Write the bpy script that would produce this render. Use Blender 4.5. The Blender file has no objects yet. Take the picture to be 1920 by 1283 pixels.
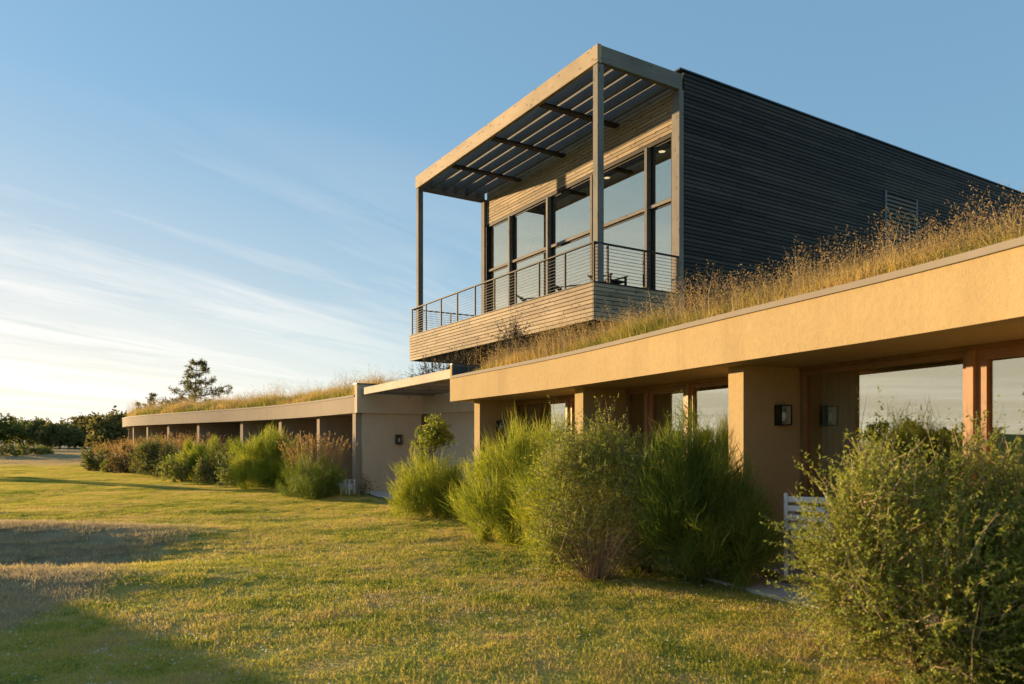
import bpy, math, random
import numpy as np
from mathutils import Matrix, Vector

random.seed(7)
rng = np.random.default_rng(11)
sc = bpy.context.scene
COL = sc.collection
R = math.radians

# ------------------------------------------------------------------ camera, sky, sun, exposure
F_PX = 1385.0
CAM_Z = 1.6
cam_d = bpy.data.cameras.new('camera')
cam_d.sensor_width = 36.0
cam_d.lens = F_PX / 1920 * 36
cam_d.shift_y = 186.5 / 1920
cam_d.clip_start = 0.05
cam_d.clip_end = 3000
cam = bpy.data.objects.new('camera', cam_d)
cam.location = (0, 0, CAM_Z)
cam.rotation_euler = (math.pi / 2, 0, 0)
COL.objects.link(cam)
sc.camera = cam
cam_d.dof.use_dof = True
cam_d.dof.focus_distance = 14.0
cam_d.dof.aperture_fstop = 2.0

SUN_EL = 5.6
SUN_AZ = 60.0                      # degrees to the left of straight ahead
sdir = Vector((-math.sin(R(SUN_AZ)) * math.cos(R(SUN_EL)), math.cos(R(SUN_AZ)) * math.cos(R(SUN_EL)), math.sin(R(SUN_EL))))

world = bpy.data.worlds.new('World')
sc.world = world
world.use_nodes = True


class NT:
    """small helper round a node tree"""
    def __init__(self, tree):
        self.t = tree

    def n(self, kind, **kw):
        nd = self.t.nodes.new(kind)
        for k, v in kw.items():
            if k.startswith('i_'):
                nd.inputs[k[2:].replace('_', ' ')].default_value = v
            else:
                setattr(nd, k, v)
        return nd

    def l(self, a, b):
        self.t.links.new(a, b)

    def math(self, op, a, b=None, clamp=False):
        nd = self.t.nodes.new('ShaderNodeMath')
        nd.operation = op
        nd.use_clamp = clamp
        for i, v in enumerate((a, b)):
            if v is None:
                continue
            if isinstance(v, (int, float)):
                nd.inputs[i].default_value = v
            else:
                self.l(v, nd.inputs[i])
        return nd.outputs[0]

    def mix(self, fac, a, b, blend='MIX'):
        nd = self.t.nodes.new('ShaderNodeMix')
        nd.data_type = 'RGBA'
        nd.blend_type = blend
        for i, v in ((0, fac), (6, a), (7, b)):
            if isinstance(v, (int, float)):
                nd.inputs[i].default_value = v
            elif isinstance(v, tuple):
                nd.inputs[i].default_value = v if len(v) == 4 else v + (1,)
            else:
                self.l(v, nd.inputs[i])
        return nd.outputs[2]

    def ramp(self, fac, stops):
        nd = self.t.nodes.new('ShaderNodeValToRGB')
        el = nd.color_ramp.elements
        while len(el) < len(stops):
            el.new(0.5)
        for e, (p, c) in zip(el, stops):
            e.position = p
            e.color = c + (1,) if len(c) == 3 else c
        self.l(fac, nd.inputs[0])
        return nd.outputs[0]

    def noise(self, vec, scale, detail=3, rough=0.55, dist=0.0):
        nd = self.t.nodes.new('ShaderNodeTexNoise')
        nd.inputs['Scale'].default_value = scale
        nd.inputs['Detail'].default_value = detail
        nd.inputs['Roughness'].default_value = rough
        nd.inputs['Distortion'].default_value = dist
        if vec is not None:
            self.l(vec, nd.inputs['Vector'])
        return nd.outputs[0]

    def mapping(self, vec, scale=(1, 1, 1), rot=(0, 0, 0), loc=(0, 0, 0)):
        nd = self.t.nodes.new('ShaderNodeMapping')
        nd.inputs['Scale'].default_value = scale
        nd.inputs['Rotation'].default_value = rot
        nd.inputs['Location'].default_value = loc
        self.l(vec, nd.inputs['Vector'])
        return nd.outputs[0]


def build_world():
    t = NT(world.node_tree)
    bg = world.node_tree.nodes['Background']
    sky = t.n('ShaderNodeTexSky')
    sky.sky_type = 'NISHITA'
    sky.sun_disc = False
    sky.sun_elevation = R(SUN_EL)
    sky.sun_rotation = R(-SUN_AZ)
    sky.air_density = 1.0
    sky.dust_density = 0.35
    sky.ozone_density = 2.2
    hs = t.n('ShaderNodeHueSaturation')
    hs.inputs['Saturation'].default_value = 1.0
    t.l(sky.outputs[0], hs.inputs['Color'])
    # thin cirrus streaks on a flat layer high above
    tc = t.n('ShaderNodeTexCoord')
    sep = t.n('ShaderNodeSeparateXYZ')
    t.l(tc.outputs['Generated'], sep.inputs[0])
    zc = t.math('MAXIMUM', sep.outputs[2], 0.0)
    den = t.math('ADD', zc, 0.10)
    px = t.math('DIVIDE', sep.outputs[0], den)
    py = t.math('DIVIDE', sep.outputs[1], den)
    cmb = t.n('ShaderNodeCombineXYZ')
    t.l(px, cmb.inputs[0])
    t.l(py, cmb.inputs[1])
    vr = t.mapping(cmb.outputs[0], rot=(0, 0, R(-58)))
    n1 = t.noise(t.mapping(vr, scale=(0.30, 1.35, 1), loc=(2.3, 0.7, 0)), 1.0, 6, 0.55, 0.6)
    n2 = t.noise(t.mapping(cmb.outputs[0], scale=(0.25, 0.35, 1), loc=(1.2, 4.4, 0)), 1.0, 3, 0.5)
    # the veil thins out away from the low sun
    dp = t.n('ShaderNodeVectorMath', operation='DOT_PRODUCT')
    t.l(tc.outputs['Generated'], dp.inputs[0])
    dp.inputs[1].default_value = tuple(sdir)
    near = t.ramp(dp.outputs['Value'], [(0.40, (0.0, 0.0, 0.0)), (0.90, (1, 1, 1))])
    low = t.ramp(sep.outputs[2], [(0.0, (1, 1, 1)), (0.40, (0, 0, 0))])
    n5 = t.noise(t.mapping(vr, scale=(0.9, 4.2, 1), loc=(7.3, 1.9, 0)), 1.0, 8, 0.62, 0.8)
    n1 = t.math('ADD', t.math('MULTIPLY', n1, 0.62), t.math('MULTIPLY', n5, 0.38))
    st = t.ramp(n1, [(0.45, (0, 0, 0)), (0.59, (1, 1, 1))])
    br = t.ramp(n2, [(0.30, (0.35, 0.35, 0.35)), (0.65, (1, 1, 1))])
    # one long bright band of cirrus among the fainter streaks
    sr = t.n('ShaderNodeSeparateXYZ')
    t.l(vr, sr.inputs[0])
    n3 = t.noise(t.mapping(vr, scale=(0.5, 0.9, 1), loc=(5.1, 2.2, 0)), 1.0, 5, 0.6, 0.4)
    off = t.math('ADD', t.math('SUBTRACT', sr.outputs[1], 3.45), t.math('MULTIPLY', t.math('SUBTRACT', n3, 0.5), 0.9))
    band = t.math('MULTIPLY', t.math('EXPONENT', t.math('MULTIPLY', t.math('MULTIPLY', off, off), -9.0)), 0.70)
    m = t.math('MULTIPLY', t.math('MULTIPLY', st, br), t.math('MULTIPLY', near, low))
    m = t.math('MAXIMUM', t.math('MULTIPLY', m, 1.15), t.math('MULTIPLY', t.math('MULTIPLY', band, near), t.math('ADD', t.math('MULTIPLY', st, 0.65), 0.35)), clamp=True)
    veil = t.math('MULTIPLY', t.math('MULTIPLY', near, low), 1.15, clamp=True)
    # cloud takes light from the sky behind it, a little whiter and brighter
    bw = t.n('ShaderNodeRGBToBW')
    t.l(hs.outputs[0], bw.inputs[0])
    def grey(k, add, col):
        lum = t.math('ADD', t.math('MULTIPLY', bw.outputs[0], k), add)
        cc = t.n('ShaderNodeVectorMath', operation='SCALE')
        cc.inputs[0].default_value = col
        t.l(lum, cc.inputs['Scale'])
        return cc.outputs[0]
    # high thin haze evens the blue out
    c = t.mix(0.65, hs.outputs[0], (0.58, 1.09, 1.56))
    zb = t.ramp(sep.outputs[2], [(0.0, (3.0, 2.75, 2.36)), (0.08, (2.75, 2.60, 2.30)), (0.19, (1.92, 1.95, 1.93)), (0.42, (1.30, 1.42, 1.52))])
    c = t.mix(veil, c, zb)
    c = t.mix(m, c, grey(0.10, 2.55, (1.02, 0.985, 0.93)))
    t.l(c, bg.inputs['Color'])
    bg.inputs['Strength'].default_value = 0.15


build_world()

sun_d = bpy.data.lights.new('sun', 'SUN')
sun_d.energy = 4.2
sun_d.angle = R(0.55)
sun_d.color = (1.0, 0.71, 0.37)
sun = bpy.data.objects.new('sun', sun_d)
sun.rotation_euler = sdir.to_track_quat('Z', 'Y').to_euler()
sun.location = (-40, 24, 12)
COL.objects.link(sun)

sc.view_settings.view_transform = 'Standard'
sc.view_settings.look = 'None'
sc.view_settings.exposure = 1.33
sc.view_settings.gamma = 1.0
sc.view_settings.use_curve_mapping = False
sc.render.engine = 'CYCLES'
sc.cycles.use_denoising = True
sc.cycles.max_bounces = 7
sc.cycles.transparent_max_bounces = 10
sc.cycles.diffuse_bounces = 4
sc.cycles.glossy_bounces = 3
sc.cycles.sample_clamp_indirect = 6.0
sc.cycles.caustics_reflective = False
sc.cycles.caustics_refractive = False


# ------------------------------------------------------------------ materials
def new_mat(name):
    m = bpy.data.materials.new(name)
    m.use_nodes = True
    return m, NT(m.node_tree), m.node_tree.nodes['Principled BSDF']


def set_bump(t, p, height, strength, dist=0.01):
    b = t.n('ShaderNodeBump')
    b.inputs['Strength'].default_value = strength
    b.inputs['Distance'].default_value = dist
    t.l(height, b.inputs['Height'])
    t.l(b.outputs[0], p.inputs['Normal'])


def stucco(name, col, var=0.12, streak=0.5):
    m, t, p = new_mat(name)
    g = t.n('ShaderNodeNewGeometry')
    pos = g.outputs['Position']
    n1 = t.noise(pos, 0.9, 4, 0.6)
    n2 = t.noise(pos, 14, 3, 0.6)
    n3 = t.noise(t.mapping(pos, scale=(2.2, 2.2, 0.12)), 1.0, 3, 0.6)
    c = t.mix(n1, tuple(x * (1 - var) for x in col), tuple(min(1, x * (1 + var)) for x in col))
    c = t.mix(t.ramp(n3, [(0.52, (0, 0, 0)), (0.72, (streak * 0.45,) * 3)]), c, tuple(x * 0.72 for x in col))
    c = t.mix(t.ramp(n2, [(0.48, (0, 0, 0)), (0.72, (0.30,) * 3)]), c, tuple(x * 0.74 for x in col))
    n4 = t.noise(pos, 3.2, 5, 0.7, 0.6)
    c = t.mix(t.ramp(n4, [(0.50, (0, 0, 0)), (0.70, (0.24,) * 3)]), c, tuple(min(1, x * 1.18) for x in col))
    t.l(c, p.inputs['Base Color'])
    p.inputs['Roughness'].default_value = 0.92
    p.inputs['Specular IOR Level'].default_value = 0.2
    set_bump(t, p, t.math('ADD', t.noise(pos, 110, 2, 0.6), t.math('MULTIPLY', n2, 1.2)), 0.7, 0.007)
    return m


def wood(name, c0, c1, knots=0.6, rough=0.75, var=0.35, knot_mul=0.28, knot_r=0.13):
    m, t, p = new_mat(name)
    tc = t.n('ShaderNodeTexCoord')
    oi = t.n('ShaderNodeObjectInfo')
    off = t.n('ShaderNodeCombineXYZ')
    t.l(t.math('MULTIPLY', oi.outputs['Random'], 37.0), off.inputs[0])
    t.l(t.math('MULTIPLY', oi.outputs['Random'], 91.0), off.inputs[1])
    add = t.n('ShaderNodeVectorMath', operation='ADD')
    t.l(tc.outputs['Object'], add.inputs[0])
    t.l(off.outputs[0], add.inputs[1])
    v = add.outputs[0]
    grain = t.noise(t.mapping(v, scale=(1.3, 26, 26)), 1.0, 4, 0.65, 0.5)
    patch = t.noise(t.mapping(v, scale=(0.7, 2, 2)), 1.0, 3, 0.55)
    c = t.mix(grain, c0, c1)
    c = t.mix(t.ramp(patch, [(0.4, (0, 0, 0)), (0.75, (0.35,) * 3)]), c, tuple(x * 0.7 for x in c0))
    vo = t.n('ShaderNodeTexVoronoi')
    vo.inputs['Scale'].default_value = 1.0
    t.l(t.mapping(v, scale=(3.2, 9, 9)), vo.inputs['Vector'])
    k = t.ramp(vo.outputs['Distance'], [(knot_r, (knots,) * 3), (knot_r * 1.9, (0, 0, 0))])
    c = t.mix(k, c, tuple(x * knot_mul for x in c0))
    rr = t.math('ADD', t.math('MULTIPLY', oi.outputs['Random'], var), 1 - var * 0.5)
    hv = t.n('ShaderNodeHueSaturation')
    t.l(c, hv.inputs['Color'])
    gp = t.n('ShaderNodeNewGeometry')
    wx = t.noise(t.mapping(gp.outputs['Position'], scale=(0.55, 0.55, 0.9)), 1.0, 4, 0.6)
    t.l(t.math('MULTIPLY', rr, t.math('ADD', t.math('MULTIPLY', wx, 0.9), 0.55)), hv.inputs['Value'])
    t.l(hv.outputs[0], p.inputs['Base Color'])
    p.inputs['Roughness'].default_value = rough
    p.inputs['Specular IOR Level'].default_value = 0.25
    set_bump(t, p, grain, 0.45, 0.004)
    return m


def plain(name, col, rough=0.6, metal=0.0, var=0.15, scale=6.0):
    m, t, p = new_mat(name)
    g = t.n('ShaderNodeNewGeometry')
    n = t.noise(g.outputs['Position'], scale, 3, 0.6)
    t.l(t.mix(n, tuple(x * (1 - var) for x in col), tuple(min(1, x * (1 + var)) for x in col)), p.inputs['Base Color'])
    p.inputs['Roughness'].default_value = rough
    p.inputs['Metallic'].default_value = metal
    p.inputs['Specular IOR Level'].default_value = 0.2
    return m


def leafy(name, stops, trans=0.35, patch_scale=1.2, rough=0.6):
    """foliage: colour varies leaf by leaf (face attribute v) and plant part by plant part"""
    m, t, p = new_mat(name)
    a = t.n('ShaderNodeAttribute')
    a.attribute_name = 'v'
    g = t.n('ShaderNodeNewGeometry')
    n = t.noise(g.outputs['Position'], patch_scale, 3, 0.6)
    f = t.math('ADD', t.math('MULTIPLY', a.outputs['Fac'], 0.6), t.math('MULTIPLY', n, 0.5), clamp=True)
    c = t.ramp(f, stops)
    t.l(c, p.inputs['Base Color'])
    p.inputs['Roughness'].default_value = rough
    p.inputs['Specular IOR Level'].default_value = 0.3
    tr = t.n('ShaderNodeBsdfTranslucent')
    t.l(t.mix(1.0, c, (1.0, 1.0, 0.7), 'MULTIPLY'), tr.inputs['Color'])
    mx = t.n('ShaderNodeMixShader')
    mx.inputs[0].default_value = trans
    t.l(p.outputs[0], mx.inputs[1])
    t.l(tr.outputs[0], mx.inputs[2])
    t.l(mx.outputs[0], t.t.nodes['Material Output'].inputs['Surface'])
    return m


def glass(name, refl=0.22, tint=(0.80, 0.86, 0.84)):
    m = bpy.data.materials.new(name)
    m.use_nodes = True
    t = NT(m.node_tree)
    t.t.nodes.remove(t.t.nodes['Principled BSDF'])
    ge = t.n('ShaderNodeNewGeometry')
    dt = t.n('ShaderNodeVectorMath', operation='DOT_PRODUCT')
    t.l(ge.outputs['Incoming'], dt.inputs[0])
    t.l(ge.outputs['Normal'], dt.inputs[1])
    gr = t.math('POWER', t.math('SUBTRACT', 1.0, t.math('ABSOLUTE', dt.outputs['Value'])), 5.0)
    f = t.math('ADD', t.math('MULTIPLY', gr, 1 - refl), refl, clamp=True)
    tr = t.n('ShaderNodeBsdfTransparent')
    tr.inputs[0].default_value = tint + (1,)
    gl = t.n('ShaderNodeBsdfGlossy')
    gl.inputs['Roughness'].default_value = 0.0
    gl.inputs['Color'].default_value = (1.0, 0.955, 0.78, 1)
    g = t.n('ShaderNodeNewGeometry')
    b = t.n('ShaderNodeBump')
    b.inputs['Strength'].default_value = 0.02
    b.inputs['Distance'].default_value = 0.02
    t.l(t.noise(g.outputs['Position'], 0.7, 1, 0.4), b.inputs['Height'])
    t.l(b.outputs[0], gl.inputs['Normal'])
    mx = t.n('ShaderNodeMixShader')
    t.l(f, mx.inputs[0])
    t.l(tr.outputs[0], mx.inputs[1])
    t.l(gl.outputs[0], mx.inputs[2])
    t.l(mx.outputs[0], t.t.nodes['Material Output'].inputs['Surface'])
    return m


def emit(name, col, s):
    m, t, p = new_mat(name)
    p.inputs['Emission Color'].default_value = col + (1,)
    p.inputs['Emission Strength'].default_value = s
    p.inputs['Base Color'].default_value = (0.8, 0.8, 0.8, 1)
    return m


M = {}
M['stucco'] = stucco('ochre_stucco', (0.415, 0.298, 0.150), 0.14, 0.9)
M['stucco_far'] = stucco('tan_stucco', (0.33, 0.265, 0.20), 0.10, 0.8)
M['stucco_end'] = stucco('grey_tan_stucco', (0.60, 0.475, 0.335), 0.10, 0.8)
M['concrete'] = stucco('concrete', (0.46, 0.42, 0.37), 0.12, 0.3)
M['coping'] = plain('coping_metal', (0.24, 0.20, 0.16), 0.8, 0.0, 0.12, 3)
M['cedar'] = wood('weathered_cedar', (0.28, 0.205, 0.13), (0.43, 0.335, 0.225), 0.75)
M['beam_wood'] = wood('grey_timber', (0.14, 0.122, 0.105), (0.24, 0.212, 0.18), 0.6)
M['joist_wood'] = wood('dark_timber', (0.11, 0.10, 0.09), (0.19, 0.17, 0.15), 0.4)
M['dark_cedar'] = wood('dark_stained_cedar', (0.016, 0.0125, 0.010), (0.056, 0.045, 0.037), 0.6, 0.6, 1.2, 9.0, 0.055)
M['warm_wood'] = wood('warm_fir', (0.27, 0.135, 0.06), (0.38, 0.20, 0.095), 0.25, 0.5)
M['trellis_wood'] = wood('pale_timber', (0.38, 0.315, 0.23), (0.52, 0.45, 0.34), 0.6)
M['steel'] = plain('dark_bronze_metal', (0.028, 0.022, 0.018), 0.6, 0.0)
M['flashing'] = plain('blue_grey_flashing', (0.055, 0.068, 0.085), 0.45, 0.5)
M['louvre'] = plain('weathered_louvre', (0.19, 0.165, 0.14), 0.7)
M['frame_grey'] = plain('pale_grey_frame', (0.16, 0.175, 0.19), 0.6)
M['black'] = plain('black_paint', (0.008, 0.008, 0.008), 0.6)
M['white'] = plain('white_paint', (0.72, 0.74, 0.76), 0.45, 0.0, 0.05)
M['glass'] = glass('window_glass', 0.30, (0.88, 0.90, 0.88))
M['pav_glass'] = glass('pavilion_glass', 0.42, (0.80, 0.82, 0.80))
M['lamp_glass'] = glass('lantern_glass', 0.05, (0.9, 0.9, 0.9))
M['bulb'] = plain('frosted_bulb', (0.75, 0.72, 0.66), 0.3)
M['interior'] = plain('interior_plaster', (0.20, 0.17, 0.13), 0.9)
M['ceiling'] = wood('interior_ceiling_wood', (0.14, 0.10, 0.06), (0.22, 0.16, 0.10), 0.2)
M['curtain'] = plain('grey_green_curtain', (0.46, 0.50, 0.40), 0.95, 0, 0.1, 2)
M['sheer'] = plain('pale_curtain', (0.52, 0.50, 0.40), 0.95, 0, 0.08, 2)
M['downlight'] = emit('lit_downlight', (1.0, 0.74, 0.42), 1.3)
M['soil'] = plain('roof_soil', (0.13, 0.095, 0.055), 0.95, 0, 0.3, 5)
M['bark'] = plain('grey_brown_bark', (0.11, 0.085, 0.06), 0.9, 0, 0.35, 18)
M['twig'] = leafy('red_brown_twigs', [(0.2, (0.20, 0.12, 0.065)), (0.8, (0.44, 0.30, 0.18))], 0.05)
M['broom'] = leafy('broom_green', [(0.15, (0.120, 0.150, 0.017)), (0.5, (0.283, 0.327, 0.032)), (0.85, (0.595, 0.546, 0.065))], 0.45)
M['broom_dark'] = leafy('broom_deep_green', [(0.15, (0.053, 0.085, 0.015)), (0.5, (0.132, 0.185, 0.027)), (0.85, (0.287, 0.312, 0.050))], 0.4)
M['leaf'] = leafy('olive_leaf', [(0.15, (0.106, 0.137, 0.022)), (0.5, (0.239, 0.282, 0.043)), (0.85, (0.518, 0.497, 0.102))], 0.45)
M['leaf_dark'] = leafy('dull_green_leaf', [(0.15, (0.065, 0.085, 0.020)), (0.5, (0.140, 0.161, 0.034)), (0.85, (0.281, 0.261, 0.063))], 0.45)
M['tree_leaf'] = leafy('olive_tree_leaf', [(0.15, (0.085, 0.088, 0.028)), (0.5, (0.19, 0.175, 0.055)), (0.85, (0.34, 0.28, 0.10))], 0.5)
M['leaf_red'] = leafy('russet_leaf', [(0.15, (0.081, 0.054, 0.024)), (0.5, (0.162, 0.115, 0.041)), (0.85, (0.297, 0.189, 0.074))], 0.4)
M['dry_plume'] = leafy('dry_orange_grass', [(0.15, (0.308, 0.165, 0.066)), (0.5, (0.462, 0.275, 0.110)), (0.85, (0.550, 0.385, 0.165))], 0.45)
M['conifer'] = leafy('conifer_needles', [(0.15, (0.071, 0.078, 0.022)), (0.5, (0.150, 0.143, 0.040)), (0.85, (0.300, 0.240, 0.069))], 0.4)
M['juniper'] = leafy('dark_brown_needles', [(0.15, (0.028, 0.022, 0.012)), (0.5, (0.060, 0.048, 0.022)), (0.85, (0.12, 0.085, 0.04))], 0.2)
M['yellow'] = leafy('yellow_flower', [(0.2, (0.55, 0.30, 0.03)), (0.8, (0.75, 0.48, 0.06))], 0.3)


def roofgrass_mat(name):
    return leafy(name, [(0.15, (0.16, 0.19, 0.030)), (0.38, (0.34, 0.30, 0.060)), (0.58, (0.55, 0.37, 0.13)), (0.9, (0.66, 0.46, 0.22))], 0.5, 0.9)


M['roofgrass'] = roofgrass_mat('roof_meadow_grass')
M['oat'] = leafy('wild_oat_heads', [(0.15, (0.188, 0.119, 0.056)), (0.5, (0.375, 0.250, 0.119)), (0.9, (0.575, 0.413, 0.213))], 0.5)


def lawn_mat(name, blade):
    m, t, p = new_mat(name)
    g = t.n('ShaderNodeNewGeometry')
    pos = g.outputs['Position']
    sep = t.n('ShaderNodeSeparateXYZ')
    t.l(pos, sep.inputs[0])
    n1 = t.noise(pos, 0.55, 4, 0.62, 0.4)
    n2 = t.noise(pos, 2.6, 4, 0.65, 0.3)
    n3 = t.noise(pos, 11, 2, 0.6)
    f = t.math('ADD', t.math('MULTIPLY', n1, 0.55), t.math('MULTIPLY', n2, 0.45))
    f = t.math('ADD', t.math('MULTIPLY', t.math('SUBTRACT', f, 0.5), 1.55), 0.5)
    if blade:
        a = t.n('ShaderNodeAttribute')
        a.attribute_name = 'v'
        f = t.math('ADD', f, t.math('MULTIPLY', t.math('SUBTRACT', a.outputs['Fac'], 0.5), 0.34))
    else:
        f = t.math('ADD', f, t.math('MULTIPLY', t.math('SUBTRACT', n3, 0.5), 0.3))
    c = t.ramp(f, [(0.26, (0.13, 0.19, 0.028)), (0.38, (0.33, 0.36, 0.050)), (0.50, (0.56, 0.49, 0.085)),
                   (0.62, (0.65, 0.49, 0.15)), (0.80, (0.62, 0.44, 0.21))])
    # the rough unmown ground on the lawn's far side is dry straw

    def ell(cx, cy, rx, ry):
        a = t.math('DIVIDE', t.math('SUBTRACT', sep.outputs[0], cx), rx)
        b = t.math('DIVIDE', t.math('SUBTRACT', sep.outputs[1], cy), ry)
        return t.math('ADD', t.math('MULTIPLY', a, a), t.math('MULTIPLY', b, b))
    e = t.math('MINIMUM', ell(-9.0, 11.4, 3.6, 2.9), ell(-5.4, 6.6, 1.1, 2.6))
    hol = ell(-7.6, 10.35, 2.3, 0.72)
    e = t.math('ADD', e, t.math('MULTIPLY', t.math('SUBTRACT', n2, 0.5), 1.5))
    e = t.math('ADD', e, t.math('MULTIPLY', t.math('SUBTRACT', n3, 0.5), 1.2))
    e = t.math('ADD', e, t.math('MULTIPLY', t.math('LESS_THAN', hol, 1.0), 0.45))
    mr = t.n('ShaderNodeMapRange')
    mr.inputs['From Min'].default_value = 1.15
    mr.inputs['From Max'].default_value = 0.75
    t.l(e, mr.inputs['Value'])
    near = mr.outputs[0]
    mr3 = t.n('ShaderNodeMapRange')
    mr3.inputs['From Min'].default_value = 50.0
    mr3.inputs['From Max'].default_value = 58.0
    t.l(t.math('ADD', sep.outputs[1], t.math('MULTIPLY', n1, 8.0)), mr3.inputs['Value'])
    dry = t.math('MULTIPLY', t.math('MAXIMUM', near, mr3.outputs[0]), 0.85)
    straw = t.ramp(n2, [(0.3, (0.36, 0.27, 0.17)), (0.7, (0.66, 0.51, 0.34))])
    c = t.mix(dry, c, straw)
    if not blade:
        c = t.mix(0.45, c, (0.09, 0.075, 0.03))
    t.l(c, p.inputs['Base Color'])
    p.inputs['Roughness'].default_value = 0.8
    p.inputs['Specular IOR Level'].default_value = 0.15
    if blade:
        tr = t.n('ShaderNodeBsdfTranslucent')
        t.l(c, tr.inputs['Color'])
        mx = t.n('ShaderNodeMixShader')
        mx.inputs[0].default_value = 0.55
        t.l(p.outputs[0], mx.inputs[1])
        t.l(tr.outputs[0], mx.inputs[2])
        t.l(mx.outputs[0], t.t.nodes['Material Output'].inputs['Surface'])
    else:
        set_bump(t, p, t.math('ADD', n3, t.noise(pos, 40, 2, 0.7)), 0.9, 0.05)
    return m


M['ground'] = lawn_mat('lawn_ground', False)
M['blade'] = lawn_mat('lawn_blades', True)
M['straw'] = leafy('dry_straw_grass', [(0.2, (0.42, 0.30, 0.17)), (0.55, (0.62, 0.46, 0.28)), (0.9, (0.70, 0.55, 0.36))], 0.35)
M['clover'] = leafy('clover_white', [(0.2, (0.55, 0.50, 0.42)), (0.8, (0.78, 0.75, 0.68))], 0.3)

# ------------------------------------------------------------------ object helpers
WM = {}                                   # world matrix of everything that may become a parent


def link(o, parent=None, mw=None):
    COL.objects.link(o)
    mw = mw or Matrix.Identity(4)
    if parent is not None:
        o.parent = parent
        o.matrix_parent_inverse = WM[parent.name].inverted()
    o.matrix_basis = mw
    WM[o.name] = mw
    return o


def tag(o, label, cat, group=None, kind=None):
    if label:
        o['label'] = label
    if cat:
        o['category'] = cat
    if group:
        o['group'] = group
    if kind:
        o['kind'] = kind
    return o


def thing(name, label, cat, loc, rz=0.0, group=None):
    o = bpy.data.objects.new(name, None)
    o.empty_display_size = 0.2
    link(o, None, Matrix.Translation(loc) @ Matrix.Rotation(rz, 4, 'Z'))
    return tag(o, label, cat, group)


def mesh(name, verts, faces, mat, parent=None, mw=None, smooth=False):
    me = bpy.data.meshes.new(name)
    me.from_pydata([tuple(v) for v in verts], [], faces)
    me.materials.append(mat)
    if smooth:
        me.polygons.foreach_set('use_smooth', [True] * len(me.polygons))
    me.update()
    return link(bpy.data.objects.new(name, me), parent, mw)


_boxes = {}


def box_mesh(dx, dy, dz, mat, ch):
    """box from 0 to (dx, dy, dz) with chamfered edges; alike boxes share one mesh"""
    key = (round(dx, 3), round(dy, 3), round(dz, 3), mat.name, ch)
    if key in _boxes:
        return _boxes[key]
    V, Fc = [], []
    d = (dx, dy, dz)
    if ch <= 0:
        V = [(x, y, z) for x in (0, dx) for y in (0, dy) for z in (0, dz)]
        Fc = [(0, 1, 3, 2), (4, 6, 7, 5), (0, 4, 5, 1), (2, 3, 7, 6), (0, 2, 6, 4), (1, 5, 7, 3)]
    else:
        c = min(ch, min(d) * 0.4)
        idx = {}
        for i in (0, 1):
            for j in (0, 1):
                for k in (0, 1):
                    for ax in range(3):
                        s = (i, j, k)
                        q = [(d[a] if s[a] else 0.0) + (0 if a == ax else (-c if s[a] else c)) for a in range(3)]
                        idx[(i, j, k, ax)] = len(V)
                        V.append(tuple(q))
        def quad(ax, s):
            o1, o2 = [a for a in range(3) if a != ax]
            r = []
            for p, q in ((0, 0), (1, 0), (1, 1), (0, 1)):
                t = [0, 0, 0]
                t[ax], t[o1], t[o2] = s, p, q
                r.append(idx[(*t, ax)])
            return tuple(r)
        for ax in range(3):
            for s in (0, 1):
                Fc.append(quad(ax, s))
        for e in range(3):
            o1, o2 = [a for a in range(3) if a != e]
            for p in (0, 1):
                for q in (0, 1):
                    t0, t1 = [0, 0, 0], [0, 0, 0]
                    t1[e] = 1
                    t0[o1] = t1[o1] = p
                    t0[o2] = t1[o2] = q
                    Fc.append((idx[(*t0, o1)], idx[(*t1, o1)], idx[(*t1, o2)], idx[(*t0, o2)]))
        for i in (0, 1):
            for j in (0, 1):
                for k in (0, 1):
                    Fc.append((idx[(i, j, k, 0)], idx[(i, j, k, 1)], idx[(i, j, k, 2)]))
    me = bpy.data.meshes.new('box')
    me.from_pydata(V, [], Fc)
    import bmesh
    bm = bmesh.new()
    bm.from_mesh(me)
    bmesh.ops.recalc_face_normals(bm, faces=bm.faces)
    bm.to_mesh(me)
    bm.free()
    me.materials.append(mat)
    _boxes[key] = me
    return me


class Frame:
    """plan frame: origin, x axis heading (unit 2-vector); y axis is x turned right (clockwise seen from above)"""
    def __init__(self, o, ax, ay=None):
        self.o = Vector((o[0], o[1]))
        self.ax = Vector(ax).normalized()
        self.ay = Vector(ay).normalized() if ay is not None else Vector((self.ax.y, -self.ax.x))

    def p(self, x, y, z=0.0):
        q = self.o + self.ax * x + self.ay * y
        return Vector((q.x, q.y, z))

    def mat(self, x, y, z):
        q = self.p(x, y, z)
        return Matrix(((self.ax.x, self.ay.x, 0, q.x), (self.ax.y, self.ay.y, 0, q.y), (0, 0, 1, q.z), (0, 0, 0, 1)))

    def flip(self):
        return self.ax.x * self.ay.y - self.ax.y * self.ay.x < 0


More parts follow.
